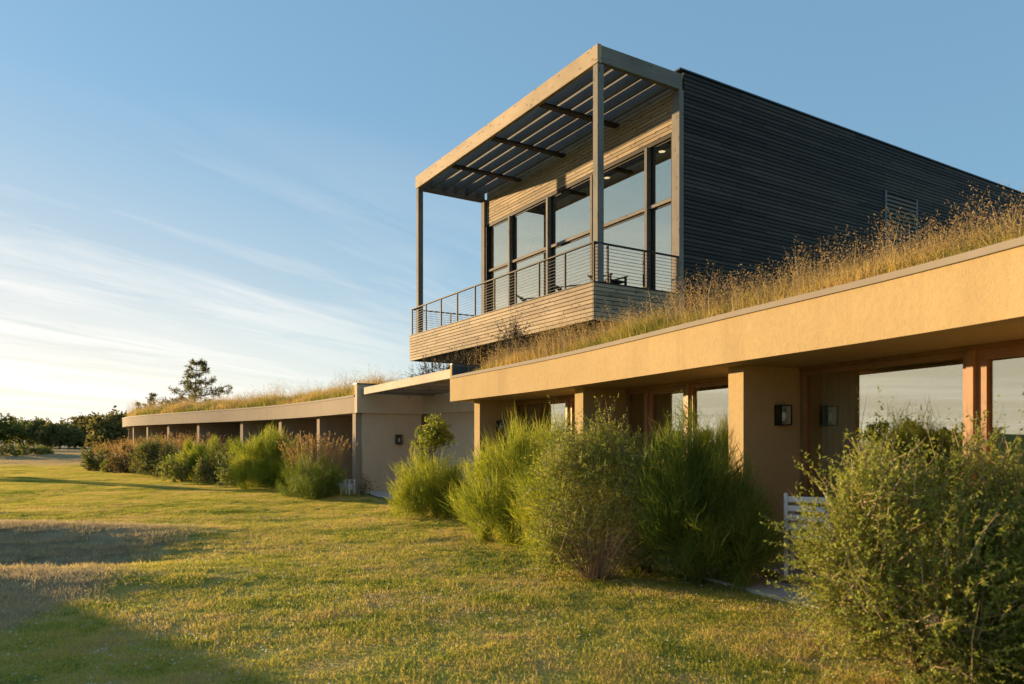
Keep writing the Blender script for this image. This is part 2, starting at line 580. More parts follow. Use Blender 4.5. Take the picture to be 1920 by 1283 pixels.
def box(name, fr, x0, x1, y0, y1, z0, z1, mat, parent=None, ch=0.0, along='x'):
    """box in a plan frame; mesh x axis runs along the piece so wood grain follows it"""
    dx, dy, dz = x1 - x0, y1 - y0, z1 - z0
    ax, ay = Vector((fr.ax.x, fr.ax.y, 0)), Vector((fr.ay.x, fr.ay.y, 0))
    az = Vector((0, 0, 1))
    if along == 'x':
        e, o, dd = (ax, ay, az), fr.p(x0, y0, z0), (dx, dy, dz)
    elif along == 'y':
        e, o, dd = (ay, ax, az), fr.p(x0, y0, z0), (dy, dx, dz)
    else:
        e, o, dd = (az, ax, ay), fr.p(x0, y0, z0), (dz, dx, dy)
    # keep the matrix right-handed
    if e[0].cross(e[1]).dot(e[2]) < 0:
        e = (e[0], -e[1], e[2])
        o = o - e[1] * dd[1]
    mw = Matrix(((e[0].x, e[1].x, e[2].x, o.x), (e[0].y, e[1].y, e[2].y, o.y), (e[0].z, e[1].z, e[2].z, o.z), (0, 0, 0, 1)))
    ob = bpy.data.objects.new(name, box_mesh(dd[0], dd[1], dd[2], mat, ch))
    return link(ob, parent, mw)


def tri_mesh(name, V, T, mat, parent=None, attr=None, mw=None):
    me = bpy.data.meshes.new(name)
    V = np.asarray(V, dtype=np.float32)
    T = np.asarray(T, dtype=np.int32)
    me.vertices.add(len(V))
    me.vertices.foreach_set('co', V.ravel())
    me.loops.add(len(T) * 3)
    me.loops.foreach_set('vertex_index', T.ravel())
    me.polygons.add(len(T))
    me.polygons.foreach_set('loop_start', np.arange(0, len(T) * 3, 3, dtype=np.int32))
    me.update(calc_edges=True)
    if attr is not None:
        at = me.attributes.new('v', 'FLOAT', 'FACE')
        at.data.foreach_set('value', np.asarray(attr, dtype=np.float32))
    me.materials.append(mat)
    me.validate()
    ob = bpy.data.objects.new(name, me)
    if name is None:
        return me
    return link(ob, parent, mw)


def tubes(paths, sides=6):
    """list of (points Nx3, radii N) -> V, F (quads+caps) for one mesh"""
    V, Fc = [], []
    for pts, rad in paths:
        pts = [Vector(p) for p in pts]
        b = len(V)
        n = len(pts)
        for i, p in enumerate(pts):
            d = (pts[min(i + 1, n - 1)] - pts[max(i - 1, 0)]).normalized()
            u = d.cross(Vector((0.31, 0.87, 0.2))).normalized()
            w = d.cross(u)
            for k in range(sides):
                a = 2 * math.pi * k / sides
                V.append(p + (u * math.cos(a) + w * math.sin(a)) * rad[i])
        for i in range(n - 1):
            for k in range(sides):
                k2 = (k + 1) % sides
                Fc.append((b + i * sides + k, b + i * sides + k2, b + (i + 1) * sides + k2, b + (i + 1) * sides + k))
        Fc.append(tuple(b + k for k in range(sides))[::-1])
        Fc.append(tuple(b + (n - 1) * sides + k for k in range(sides)))
    return V, Fc


# ---- smooth plan paths
def catmull(pts, step=0.4):
    P = [np.array(p, float) for p in pts]
    P = [2 * P[0] - P[1]] + P + [2 * P[-1] - P[-2]]
    out = []
    for i in range(1, len(P) - 2):
        a, b, c, d = P[i - 1], P[i], P[i + 1], P[i + 2]
        n = max(2, int(np.linalg.norm(c - b) / step))
        for k in range(n):
            t = k / n
            out.append(0.5 * ((2 * b) + (-a + c) * t + (2 * a - 5 * b + 4 * c - d) * t * t + (-a + 3 * b - 3 * c + d) * t ** 3))
    out.append(P[-2])
    return np.array(out)


class Path:
    def __init__(self, pts, step=0.4):
        self.P = catmull(pts, step)
        d = np.diff(self.P, axis=0)
        self.s = np.concatenate([[0], np.cumsum(np.linalg.norm(d, axis=1))])
        t = np.gradient(self.P, axis=0)
        self.T = t / np.linalg.norm(t, axis=1)[:, None]
        self.N = np.stack([self.T[:, 1], -self.T[:, 0]], 1)     # towards the rooms
        self.L = self.s[-1]

    def at(self, s, off=0.0):
        p = np.array([np.interp(s, self.s, self.P[:, k]) for k in (0, 1)])
        n = np.array([np.interp(s, self.s, self.N[:, k]) for k in (0, 1)])
        t = np.array([np.interp(s, self.s, self.T[:, k]) for k in (0, 1)])
        n /= np.linalg.norm(n)
        t /= np.linalg.norm(t)
        return p + n * off, t, n

    def many(self, s, off):
        p = np.stack([np.interp(s, self.s, self.P[:, k]) for k in (0, 1)], 1)
        n = np.stack([np.interp(s, self.s, self.N[:, k]) for k in (0, 1)], 1)
        return p + n * np.asarray(off)[:, None]

    def nearest(self, q):
        d = np.linalg.norm(self.P - np.array(q), axis=1)
        i = int(d.argmin())
        return self.s[i], float((np.array(q) - self.P[i]) @ self.N[i])

    def frame(self, s, off=0.0):
        p, t, n = self.at(s, off)
        return Frame(p, t, n)


def sweep(name, path, prof, mat, parent=None, s0=None, s1=None, closed=True, zfun=None):
    """profile [(offset, z)] swept along the plan path"""
    s0 = 0.0 if s0 is None else s0
    s1 = path.L if s1 is None else s1
    ss = np.unique(np.concatenate([[s0, s1], path.s[(path.s > s0) & (path.s < s1)]]))
    V, Fc = [], []
    m = len(prof)
    for s in ss:
        for off, z in prof:
            p, t, n = path.at(s, off)
            V.append((p[0], p[1], z + (zfun(s, off) if zfun else 0)))
    for i in range(len(ss) - 1):
        for k in range(m if closed else m - 1):
            k2 = (k + 1) % m
            Fc.append((i * m + k, (i + 1) * m + k, (i + 1) * m + k2, i * m + k2))
    if closed:
        Fc.append(tuple(range(m)))
        Fc.append(tuple((len(ss) - 1) * m + k for k in range(m))[::-1])
    return mesh(name, V, Fc, mat, parent)


# ------------------------------------------------------------------ ground
def smooth(a, b, x):
    t = np.clip((x - a) / (b - a), 0, 1)
    return t * t * (3 - 2 * t)


NEAR = Path([(4.55, 1.2), (3.68, 5.28), (2.47, 8.45), (0.76, 12.5), (-1.35, 16.55)])
FAR = Path([(-4.97, 23.3), (-7.43, 27.1), (-9.8, 30.2), (-12.4, 33.0), (-15.4, 35.9), (-18.2, 38.7), (-20.8, 41.4), (-23.2, 44.4),
            (-25.0, 47.4), (-25.9, 49.6), (-26.0, 51.8), (-25.0, 53.8)])
EDGE_Y = np.concatenate([[-5], NEAR.P[:, 1], FAR.P[:, 1][FAR.P[:, 1] < 49.5], [60]])
EDGE_X = np.concatenate([[6.2], NEAR.P[:, 0], FAR.P[:, 0][FAR.P[:, 1] < 49.5], [-24]])


def H(x, y):
    x = np.asarray(x, float)
    y = np.asarray(y, float)
    h = 0.022 * np.sin(0.55 * x + 1.1) * np.sin(0.43 * y + 0.6) + 0.010 * np.sin(1.7 * x + 0.4 * y) + 0.007 * np.sin(2.6 * y - 0.9 * x)
    ex = np.interp(y, EDGE_Y, EDGE_X)
    h = h * smooth(0.2, -1.8, x - ex)
    A = 0.866 * x - 0.5 * y
    P = 0.5 * x + 0.866 * y
    # bank mostly out of the picture, added and shaped to shade the near lawn
    hb = np.clip(1.76 - 0.36 * (P - 3.4), 0.0, 1.8) + (0.10 * np.sin(0.9 * P) + 0.06 * np.sin(2.3 * P + 1)) * smooth(10, 7, P)
    hb = np.maximum(hb, 0) * smooth(-3.0, 1.5, P)
    h = h + hb * np.exp(-((A + 21.5) / 3.2) ** 2)
    # grassy hollow with a worn lip
    h = h - 0.42 * np.exp(-((x + 7.3) / 2.4) ** 2 - ((y - 10.5) / 0.95) ** 2)
    h = h + 0.20 * np.exp(-((x + 8.6) / 2.6) ** 2 - ((y - 12.6) / 0.9) ** 2)
    h = h + 0.10 * np.exp(-((x + 6.3) / 1.8) ** 2 - ((y - 8.4) / 0.6) ** 2)
    # dunes far off
    far = smooth(46, 80, y) * smooth(-22, -38, x)
    h = h + far * (0.30 + 0.22 * np.sin(0.21 * x + 0.7) * np.sin(0.17 * y) + 0.15 * np.sin(0.5 * x - 0.33 * y))
    return h


def coords(lo, hi, step, far):
    mid = np.arange(lo, hi + 1e-6, step)
    k = np.cumsum(step * 1.22 ** np.arange(1, 60))
    k = k[k < far]
    return np.concatenate([(lo - k)[::-1], mid, hi + k])


gx = coords(-30, 6, 0.25, 1800)
gy = coords(1, 56, 0.25, 1800)
GX, GY = np.meshgrid(gx, gy, indexing='ij')
GZ = H(GX, GY)
nx, ny = GX.shape
gi = np.arange(nx * ny).reshape(nx, ny)
T1 = np.stack([gi[:-1, :-1], gi[1:, :-1], gi[1:, 1:]], -1).reshape(-1, 3)
T2 = np.stack([gi[:-1, :-1], gi[1:, 1:], gi[:-1, 1:]], -1).reshape(-1, 3)
ground = tri_mesh('ground', np.stack([GX, GY, GZ], -1).reshape(-1, 3), np.concatenate([T1, T2]), M['ground'])
ground.data.polygons.foreach_set('use_smooth', [True] * len(ground.data.polygons))
tag(ground, None, None, None, 'structure')

# ------------------------------------------------------------------ timber pavilion
PF = Frame((2.044, 18.5), (-0.526, 0.850), (0.850, 0.526))
PL, PD = 11.3, 24.0                 # front length, depth
Z_DECK, Z_TOP, Z_WALL = 5.62, 11.62, 11.70
BD = 3.1                            # balcony depth

pav = thing('timber_pavilion', 'raised timber pavilion with slatted pergola, glazed front and dark plank side wall', 'building', PF.p(5, 6, 0))


def plank_rows(parent, fr, a0, a1, face, thick, z0, z1, pitch, mat, along, lengths, gap=0.014, skip=None):
    """horizontal boarding: courses of butted planks, each its own object"""
    n = int(round((z1 - z0) / pitch))
    ph = (z1 - z0) / n
    for r in range(n):
        a = a0
        first = True
        zz = z0 + r * ph
        while a < a1 - 0.01:
            L = random.choice(lengths) * (random.choice((0.35, 0.55, 0.8)) if first else 1)
            first = False
            b = a + L
            if b > a1 - 0.9:
                b = a1
            o = random.uniform(-0.0035, 0.0035)
            if along == 'x':
                box('plank', fr, a, b - 0.004, face + o, face + thick + o, zz + gap * 0.5, zz + ph - gap * 0.5, mat, parent, 0.006, 'x')
            else:
                box('plank', fr, face + o, face + thick + o, a, b - 0.004, zz + gap * 0.5, zz + ph - gap * 0.5, mat, parent, 0.006, 'y')
            a = b


# lower recessed storey under the balcony
base = box('base_wall', PF, 1.2, PL - 0.9, 1.9, PD - 1, 0.0, 4.66, M['dark_cedar'], pav)
# side wall with dark boards
side = box('side_wall', PF, 0.035, 0.25, BD + 0.02, PD, 3.0, Z_WALL, M['black'], pav)
plank_rows(side, PF, BD + 0.01, PD, 0.0, 0.034, 4.30, Z_WALL - 0.02, 0.116, M['dark_cedar'], 'y', (4.2, 5.4, 6.0), 0.018)
box('coping', PF, -0.03, 0.26, BD - 0.16, PD + 0.02, Z_WALL, Z_WALL + 0.05, M['flashing'], pav, 0.006, 'y')
# other walls, floor and roof
box('back_wall', PF, 0.25, PL - 0.3, PD - 0.2, PD, 3.0, Z_WALL - 0.01, M['dark_cedar'], pav)
box('far_wall', PF, PL - 0.42, PL - 0.25, BD + 0.3, PD, 3.0, Z_WALL - 0.005, M['dark_cedar'], pav)
box('roof', PF, 0.25, PL - 0.42, BD + 0.12, PD - 0.2, 11.35, Z_WALL - 0.03, M['flashing'], pav)
box('room_floor', PF, 0.25, PL - 0.42, BD + 0.2, PD - 0.2, 5.35, Z_DECK - 0.02, M['warm_wood'], pav)
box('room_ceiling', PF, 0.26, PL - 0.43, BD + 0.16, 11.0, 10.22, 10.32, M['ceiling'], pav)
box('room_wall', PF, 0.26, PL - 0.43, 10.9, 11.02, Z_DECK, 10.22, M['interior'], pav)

# balcony tray
tray = box('balcony', PF, 0.04, PL - 0.04, 0.04, BD, 4.68, Z_DECK - 0.03, M['black'], pav)
plank_rows(tray, PF, 0.036, PL, 0.0, 0.036, 4.65, Z_DECK - 0.02, 0.107, M['cedar'], 'x', (3.0, 3.6, 4.2))
plank_rows(tray, PF, 0.0, BD, 0.0, 0.034, 4.65, Z_DECK - 0.02, 0.107, M['cedar'], 'y', (4.0,))
plank_rows(tray, PF, 0.036, BD, PL - 0.036, 0.034, 4.65, Z_DECK - 0.02, 0.107, M['cedar'], 'y', (4.0,))
box('cap_strip', PF, -0.02, PL + 0.02, -0.02, BD - 0.2, Z_DECK - 0.02, Z_DECK + 0.005, M['steel'], tray)

# pergola: posts, beams, joists, cross members
PX0, PX1 = 0.03, 11.03
for x in (PX0, PX1 - 0.2):
    box('post', PF, x, x + 0.2, 0.155, 0.355, Z_DECK, 11.15, M['beam_wood'], pav, 0.008, 'z')
box('post', PF, 0.0, 0.30, BD - 0.16, BD + 0.005, 4.60, 11.17, M['beam_wood'], pav, 0.008, 'z')
box('post', PF, PX1 - 0.28, PX1 - 0.02, BD - 0.14, BD + 0.12, Z_DECK, 11.17, M['beam_wood'], pav, 0.008, 'z')
box('front_beam', PF, PX0 - 0.03, PX1 + 0.02, 0.13, 0.27, 11.15, Z_TOP, M['cedar'], pav, 0.01, 'x')
box('side_beam', PF, PX0 - 0.02, PX0 + 0.12, 0.274, BD - 0.03, 11.17, Z_TOP - 0.01, M['beam_wood'], pav, 0.01, 'y')
box('side_beam', PF, PX1 - 0.14, PX1, 0.274, BD - 0.03, 11.10, Z_TOP - 0.01, M['beam_wood'], pav, 0.01, 'y')
for k in range(5):
    y = 0.70 + k * 0.5
    box('joist', PF, PX0 + 0.124, PX1 - 0.144, y, y + 0.06, 11.225, 11.605, M['joist_wood'], pav, 0.006, 'x')
for x in (2.77, 5.52, 8.27):
    box('cross_member', PF, x - 0.11, x + 0.11, 0.30, BD - 0.04, 11.15, 11.222, M['steel'], pav, 0.006, 'y')

# front wall: boards above a tall window wall
front = box('front_wall', PF, 0.26, PX1 - 0.30, BD + 0.01, BD + 0.18, 10.24, Z_WALL - 0.04, M['black'], pav)
plank_rows(front, PF, 0.305, PX1 - 0.285, BD - 0.028, 0.034, 10.17, 11.66, 0.115, M['cedar'], 'x', (3.0, 3.6, 4.2))
ww = box('window_wall', PF, 0.28, PX1 - 0.30, BD - 0.02, BD + 0.15, 10.06, 10.165, M['steel'], pav)
box('sill', PF, 0.31, PX1 - 0.29, BD - 0.03, BD + 0.15, Z_DECK, Z_DECK + 0.10, M['steel'], ww)
mx_ = [0.31, 1.40, 3.95, 6.43, 8.96, PX1 - 0.34]
for x in mx_:
    box('mullion', PF, x - 0.035, x + 0.075, BD - 0.10, BD + 0.16, Z_DECK + 0.10, 10.06, M['beam_wood' if 0 < mx_.index(x) < 5 else 'steel'], ww, 0.004, 'z')
for i in range(5):
    xa, xb = mx_[i] + 0.075, mx_[i + 1] - 0.035
    box('transom', PF, xa, xb, BD - 0.03, BD + 0.15, 8.28, 8.37, M['beam_wood'], ww, 0.004, 'x')
    for (za, zb) in ((Z_DECK + 0.10, 8.28), (8.37, 10.06)):
        # a slim metal sash and its pane
        for (q0, q1, w0, w1) in ((xa, xa + 0.045, za, zb), (xb - 0.045, xb, za, zb), (xa + 0.045, xb - 0.045, za, za + 0.045), (xa + 0.045, xb - 0.045, zb - 0.045, zb)):
            box('sash', PF, q0, q1, BD + 0.05, BD + 0.10, w0 + 0.001, w1 - 0.001, M['steel'], ww)
        box('pane', PF, xa + 0.04, xb - 0.04, BD + 0.070, BD + 0.076, za + 0.04, zb - 0.04, M['pav_glass'], ww)

# railing
rail = box('railing', PF, 0.03, PL - 0.03, 0.04, 0.11, 6.60, 6.64, M['steel'], pav, 0.005, 'x')
box('side_rail', PF, 0.03, 0.10, 0.112, BD - 0.02, 6.60, 6.64, M['steel'], rail, 0.005, 'y')
box('side_rail', PF, PL - 0.10, PL - 0.03, 0.112, BD - 0.1, 6.60, 6.64, M['steel'], rail, 0.005, 'y')
for i in range(10):
    x = 0.08 + i * (PL - 0.16) / 9
    box('baluster', PF, x - 0.022, x + 0.022, 0.052, 0.098, Z_DECK, 6.60, M['steel'], rail)
for y in (0.50, 1.72, BD - 0.2):
    box('baluster', PF, 0.042, 0.088, y - 0.022, y + 0.022, Z_DECK, 6.60, M['steel'], rail)
    box('baluster', PF, PL - 0.088, PL - 0.042, y - 0.022, y + 0.022, Z_DECK, 6.60, M['steel'], rail)
for k in range(10):
    z = Z_DECK + 0.10 + k * 0.088
    box('cable', PF, 0.09, PL - 0.09, 0.070, 0.080, z, z + 0.010, M['steel'], rail)
    box('cable', PF, 0.060, 0.070, 0.10, BD - 0.1, z, z + 0.010, M['steel'], rail)
    box('cable', PF, PL - 0.070, PL - 0.060, 0.10, BD - 0.1, z, z + 0.010, M['steel'], rail)

# louvred vent in the side wall
lou = box('louvre', PF, -0.045, 0.03, 12.45, 12.53, 7.6, 10.14, M['frame_grey'], pav, 0.004, 'z')
box('frame', PF, -0.045, 0.03, 14.32, 14.40, 7.6, 10.14, M['frame_grey'], lou, 0.004, 'z')
box('frame', PF, -0.045, 0.03, 12.53, 14.32, 10.06, 10.14, M['dark_cedar'], lou, 0.004, 'y')
box('backing', PF, -0.012, -0.006, 12.53, 14.32, 7.6, 10.06, M['black'], lou)
for k in range(17):
    z = 7.66 + k * 0.141
    o = box('slat', PF, -0.036, -0.016, 12.53, 14.32, z, z + 0.065, M['louvre'], lou, 0.003, 'y')
    o.matrix_basis = o.matrix_basis @ Matrix.Rotation(R(10), 4, 'X')

# ceiling downlights in the pavilion room
for i, (x, w) in enumerate(((1.65, 'narrow pane by the corner post'), (4.22, 'wide pane next to the narrow corner pane'), (6.76, 'middle wide pane'), (9.33, 'pane left of the middle pane'))):
    V, Fc = [], []
    c = PF.p(x, BD + 0.75, 10.22)
    for k in range(16):
        a = k * math.pi / 8
        V.append((c.x + 0.10 * math.cos(a), c.y + 0.10 * math.sin(a), 10.205))
        V.append((c.x + 0.10 * math.cos(a), c.y + 0.10 * math.sin(a), 10.219))
        V.append((c.x + 0.13 * math.cos(a), c.y + 0.13 * math.sin(a), 10.219))
    t = thing('downlight', 'lit round ceiling downlight seen through the ' + w, 'light', (c.x, c.y, 10.2), 0, 'downlights in the pavilion ceiling')
    mesh('lens', [V[3 * k] for k in range(16)], [tuple(range(16))[::-1]], M['downlight'], t)
    mesh('trim_ring', V, [(3 * k, 3 * ((k + 1) % 16), 3 * ((k + 1) % 16) + 2, 3 * k + 2) for k in range(16)], M['white'], t)


def lounger(x, y, rz, label):
    """low dark deck chair with a raked slatted back"""
    c = PF.p(x, y, Z_DECK + 0.005)
    t = thing('deck_chair', label, 'chair', c, rz, 'dark deck chairs on the balcony')
    f = Frame((c.x, c.y), (math.cos(rz), math.sin(rz)), (-math.sin(rz), math.cos(rz)))
    z = c.z
    box('seat', f, -0.28, 0.28, -0.30, 0.30, z + 0.20, z + 0.24, M['black'], t, 0.006)
    for sx in (-0.30, 0.25):
        box('leg', f, sx, sx + 0.05, -0.32, -0.27, z, z + 0.34, M['black'], t)
        box('leg', f, sx, sx + 0.05, 0.27, 0.32, z, z + 0.34, M['black'], t)
        box('armrest', f, sx - 0.02, sx + 0.07, -0.36, 0.40, z + 0.342, z + 0.362, M['black'], t, 0.004)
    for k in range(5):
        o = box('back_slat', f, -0.26 + k * 0.108, -0.26 + k * 0.108 + 0.088, 0.28, 0.305, z + 0.20, z + 0.68, M['black'], t, 0.004, 'z')
        q = Vector(f.p(0, 0.28, z + 0.20))
        ax = Vector((f.ax.x, f.ax.y, 0))
        o.matrix_basis = Matrix.Translation(q) @ Matrix.Rotation(R(-48), 4, ax) @ Matrix.Translation(-q) @ o.matrix_basis


lounger(0.75, 1.15, R(35), 'dark deck chair behind the side railing of the balcony')
lounger(2.3, 1.1, R(60), 'dark deck chair behind the front railing nearest the corner post')
lounger(4.3, 1.2, R(65), 'dark deck chair in the middle of the balcony')


# ------------------------------------------------------------------ guest wings
def ring(name, fr, x0, x1, z0, z1, y0, y1, w, mat, parent):
    """rectangular frame of four members as one mesh"""
    V = []
    for y in (y0, y1):
        for (a, b) in ((x0, z0), (x1, z0), (x1, z1), (x0, z1), (x0 + w, z0 + w), (x1 - w, z0 + w), (x1 - w, z1 - w), (x0 + w, z1 - w)):
            V.append(fr.p(a, y, b))
    Fc = []
    for k in range(4):
        k2 = (k + 1) % 4
        Fc += [(k, k2, 4 + k2, 4 + k), (8 + k, 12 + k, 12 + k2, 8 + k2), (k, 8 + k, 8 + k2, k2), (4 + k, 4 + k2, 12 + k2, 12 + k)]
    return mesh(name, V, Fc, mat, parent)


def window(name, parent, fr, x0, x1, z0, z1, y, w=0.075):
    f = ring(name, fr, x0, x1, z0, z1, y, y + 0.09, w, M['warm_wood'], parent)
    box('pane', fr, x0 + w - 0.01, x1 - w + 0.01, y + 0.040, y + 0.046, z0 + w - 0.01, z1 - w + 0.01, M['glass'], f)
    return f


def curtain(fr, x0, x1, y, z0, z1, mat, label, waves, amp=0.035, group='curtains of the guest rooms'):
    n = 14 * waves
    V, Fc = [], []
    for i in range(n + 1):
        u = i / n
        for j, z in enumerate((z0, (z0 + z1) / 2, z1)):
            a = amp * (1.1 - 0.25 * j) * math.sin(u * waves * 2 * math.pi + 0.5 * math.sin(u * 9)) + 0.012 * math.sin(u * 31 + j)
            V.append(fr.p(x0 + (x1 - x0) * u, y + a, z))
    for i in range(n):
        for j in range(2):
            Fc.append((i * 3 + j, i * 3 + 3 + j, i * 3 + 4 + j, i * 3 + 1 + j))
    o = mesh('curtain', V, Fc, mat, None, None, True)
    md = o.modifiers.new('cloth thickness', 'SOLIDIFY')
    md.thickness = 0.006
    return tag(o, label, 'curtain', group)


def wing(path, label, stuc, s_end_open, fins, depth, parapet_at_end):
    w = thing('guest_wing', label, 'building', (path.P[len(path.P) // 2][0], path.P[len(path.P) // 2][1], 0))
    sweep('fascia', path, [(0, 2.50), (0, 3.005), (0.24, 3.005), (0.24, 2.50)], stuc, w)
    sweep('coping', path, [(-0.025, 3.008), (-0.025, 3.068), (0.30, 3.068), (0.30, 3.008)], M['coping'], w)
    sweep('soffit', path, [(0.24, 2.515), (0.24, 2.60), (1.62, 2.60), (1.62, 2.515)], stuc, w)
    sweep('roof_slab', path, [(0.243, 2.603), (0.243, 2.98), (depth, 2.98), (depth, 2.603)], M['soil'], w)
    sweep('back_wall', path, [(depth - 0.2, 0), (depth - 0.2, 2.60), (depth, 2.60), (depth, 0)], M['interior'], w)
    sweep('room_floor', path, [(0.46, -0.1), (0.46, 0.10), (depth - 0.21, 0.10), (depth - 0.21, -0.1)], M['concrete'], w)
    sweep('roof_soil', path, [(0.302, 2.985), (0.302, 3.02), (0.9, 3.12), (2.0, 3.25), (3.5, 3.36), (depth, 3.42), (depth, 2.985)], M['soil'], w)
    return w


for xa, xb, lab in ((5.75, 6.35, 'grey curtain gathered behind the middle mullion of the pavilion glass'), (8.35, 8.9, 'grey curtain gathered near the far end of the pavilion glass')):
    curtain(PF, xa, xb, BD + 0.34, Z_DECK, 10.2, M['curtain'], lab, 5, 0.05, 'curtains of the pavilion')

# near wing
near_w = wing(NEAR, 'ochre stucco guest wing with grass roof running along the lawn in front of the pavilion', M['stucco'], True, None, 6.0, True)
fin_pts = [(4.72, 2.2), (3.98, 5.44), (2.68, 9.05), (1.13, 12.72), (-0.97, 16.4)]
fin_s = [NEAR.nearest(p)[0] for p in fin_pts]
fin_off = 0.43
for i, s in enumerate(fin_s):
    f = NEAR.frame(s)
    box('party_wall', f, -0.14, 0.14, fin_off, 6.0 - 0.21, 0.101, 2.513, M['stucco'], near_w)
sweep('step', NEAR, [(-0.18, -0.1), (-0.18, 0.035), (0.455, 0.035), (0.455, -0.1)], M['concrete'], near_w)
sweep('threshold', NEAR, [(0.42, 0.036), (0.42, 0.115), (0.458, 0.115), (0.458, 0.036)], M['warm_wood'], near_w)
BACK = 1.28
# (x from the far party wall) openings: kind, start, end
lay_a = [('window', 0.0, 2.22), ('door', 2.30, None)]
lay_b = [('window', 0.0, 0.62), ('door', 0.70, 1.74), ('window', 1.82, None)]
for i in range(4):
    pa, _, _ = NEAR.at(fin_s[i], BACK)
    pb, _, _ = NEAR.at(fin_s[i + 1], BACK)
    d = pa - pb
    L = float(np.linalg.norm(d))
    d /= L
    fr = Frame(pb, d, (-d[1], d[0]) if (-d[1] * 0.9 + d[0] * 0.4) > 0 else (d[1], -d[0]))
    lay = lay_b if i in (0, 2) else lay_a
    x0, x1 = 0.16, L - 0.16
    box('lintel', fr, x0, x1, 0.0, 0.13, 2.472, 2.512, M['warm_wood'], near_w)
    for kind, a, b in lay:
        a = x0 + a
        b = x1 if b is None else x0 + b
        window(kind, near_w, fr, a, b, 0.102, 2.470, 0.02, 0.10 if kind == 'door' else 0.06)
        if b < x1 - 0.01:
            box('jamb', fr, b + 0.001, b + 0.079, -0.02, 0.12, 0.102, 2.470, M['warm_wood'], near_w, 0.004, 'z')
    names = ['room nearest the camera', 'room behind the big leafy bush', 'middle room of the ochre wing', 'far room of the ochre wing']
    if i == 1:
        curtain(fr, x0 + 0.10, x0 + 0.62, 0.24, 0.14, 2.44, M['curtain'], 'grey green curtain gathered beside the wall lantern in the wide window', 6)
        curtain(fr, x0 + 3.0, x1 - 0.05, 0.24, 0.14, 2.44, M['sheer'], 'pale curtain behind the glass door above the big leafy bush', 4)
    elif i == 2:
        curtain(fr, x0 + 1.05, x0 + 1.70, 0.26, 0.14, 2.44, M['curtain'], 'grey green curtain behind the door between the two middle pillars', 5)
    elif i == 3:
        curtain(fr, x0 + 0.10, x0 + 0.75, 0.24, 0.14, 2.44, M['curtain'], 'grey green curtain in the window nearest the timber trellis', 6)
    else:
        curtain(fr, x0 + 2.2, x1 - 0.1, 0.24, 0.14, 2.44, M['sheer'], 'pale curtain in the window beyond the big leafy bush', 6)

# raised end of the near roof, lined with metal
fe = NEAR.frame(NEAR.L)
box('parapet', fe, 0.0005, 0.10, 0.0, 4.2, 2.50, 3.32, M['stucco'], near_w)
box('parapet_lining', fe, -0.012, 0.0, 0.03, 4.2, 3.072, 3.30, M['flashing'], near_w)
box('parapet_cap', fe, -0.02, 0.11, 0.0, 4.2, 3.321, 3.345, M['flashing'], near_w)

# far wing
far_w = wing(FAR, 'long curved tan stucco wing with grass roof beyond the timber trellis', M['stucco_far'], True, None, 6.0, True)
far_pts = [(668, 23.5), (579, 27.2), (515.5, 30.4), (442.5, 33.2), (363, 36.1), (313.5, 39.0), (275, 41.7), (258, 44.3), (248, 46.8), (240, 49)]
fs_ = []
for u, Y in far_pts:
    s, _ = FAR.nearest(((u - 960) / F_PX * Y, Y))
    fs_.append(s)
fs_[0] = 0.16
for k, s in enumerate(fs_):
    f = FAR.frame(s)
    box('party_wall', f, -0.14, 0.14, fin_off - 0.1 if k else 0.05, 6.0 - 0.21, 0.0, 2.513, M['stucco_far'], far_w)
for i in range(len(fs_) - 1):
    pa, _, _ = FAR.at(fs_[i], 2.6)
    pb, _, _ = FAR.at(fs_[i + 1], 2.6)
    d = pa - pb
    L = float(np.linalg.norm(d))
    d /= L
    fr = Frame(pb, d, (-d[1], d[0]) if (-d[1] * 0.8 + d[0] * 0.6) > 0 else (d[1], -d[0]))
    box('room_wall', fr, 0.15, L - 0.15, 0.0, 0.1, 2.3, 2.513, M['stucco_far'], far_w)
    window('window', far_w, fr, 0.16, L * 0.6, 0.102, 2.298, 0.02, 0.06)
    window('door', far_w, fr, L * 0.6 + 0.02, L - 0.16, 0.102, 2.298, 0.02, 0.09)
# end of the far wing: tall parapet above a plain wall
ff = FAR.frame(0.0)
box('end_parapet', ff, -0.22, -0.001, 0.0, 2.28, 2.50, 3.40, M['stucco_end'], far_w)
box('end_parapet_cap', ff, -0.25, 0.02, -0.03, 2.30, 3.401, 3.43, M['flashing'], far_w)
box('end_wall', ff, -0.10, 0.018, 0.24, 2.28, 0.0, 2.50, M['stucco_end'], far_w)

# ------------------------------------------------------------------ entrance link between the wings
e0 = ff.p(-0.22, 2.28)
e1 = NEAR.frame(NEAR.L).p(0.6, 3.6)
LF = Frame((e0.x, e0.y), (e1.x - e0.x, e1.y - e0.y))
lk = thing('entrance_link', 'plain stucco wall with deep band set back between the two wings', 'building', (e0.x, e0.y, 0))
LFn = Vector((LF.ay.x, LF.ay.y))
sgn = 1 if LFn.dot(Vector((0.8, 0.5))) > 0 else -1
LF = Frame((e0.x, e0.y), (e1.x - e0.x, e1.y - e0.y), (LF.ay.x * sgn, LF.ay.y * sgn))
LL = (Vector((e1.x, e1.y)) - Vector((e0.x, e0.y))).length
box('wall', LF, 0.003, LL, 0.14, 0.34, 0.0, 2.50, M['stucco_end'], lk)
box('band', LF, 0.003, LL, 0.0, 0.34, 2.502, 3.12, M['stucco_end'], lk)
box('roof_slab', LF, 0.003, LL, 0.342, 4.5, 2.6, 3.0, M['soil'], lk)
path_ = mesh('path', [ff.p(-0.1, 0.15, 0.03), ff.p(-0.1, 2.6, 0.03), LF.p(LL, 0.1, 0.03), NEAR.frame(NEAR.L).p(0.3, -0.1, 0.03), ff.p(-2.4, -0.25, 0.03)],
             [(0, 1, 2, 3, 4)], M['concrete'])
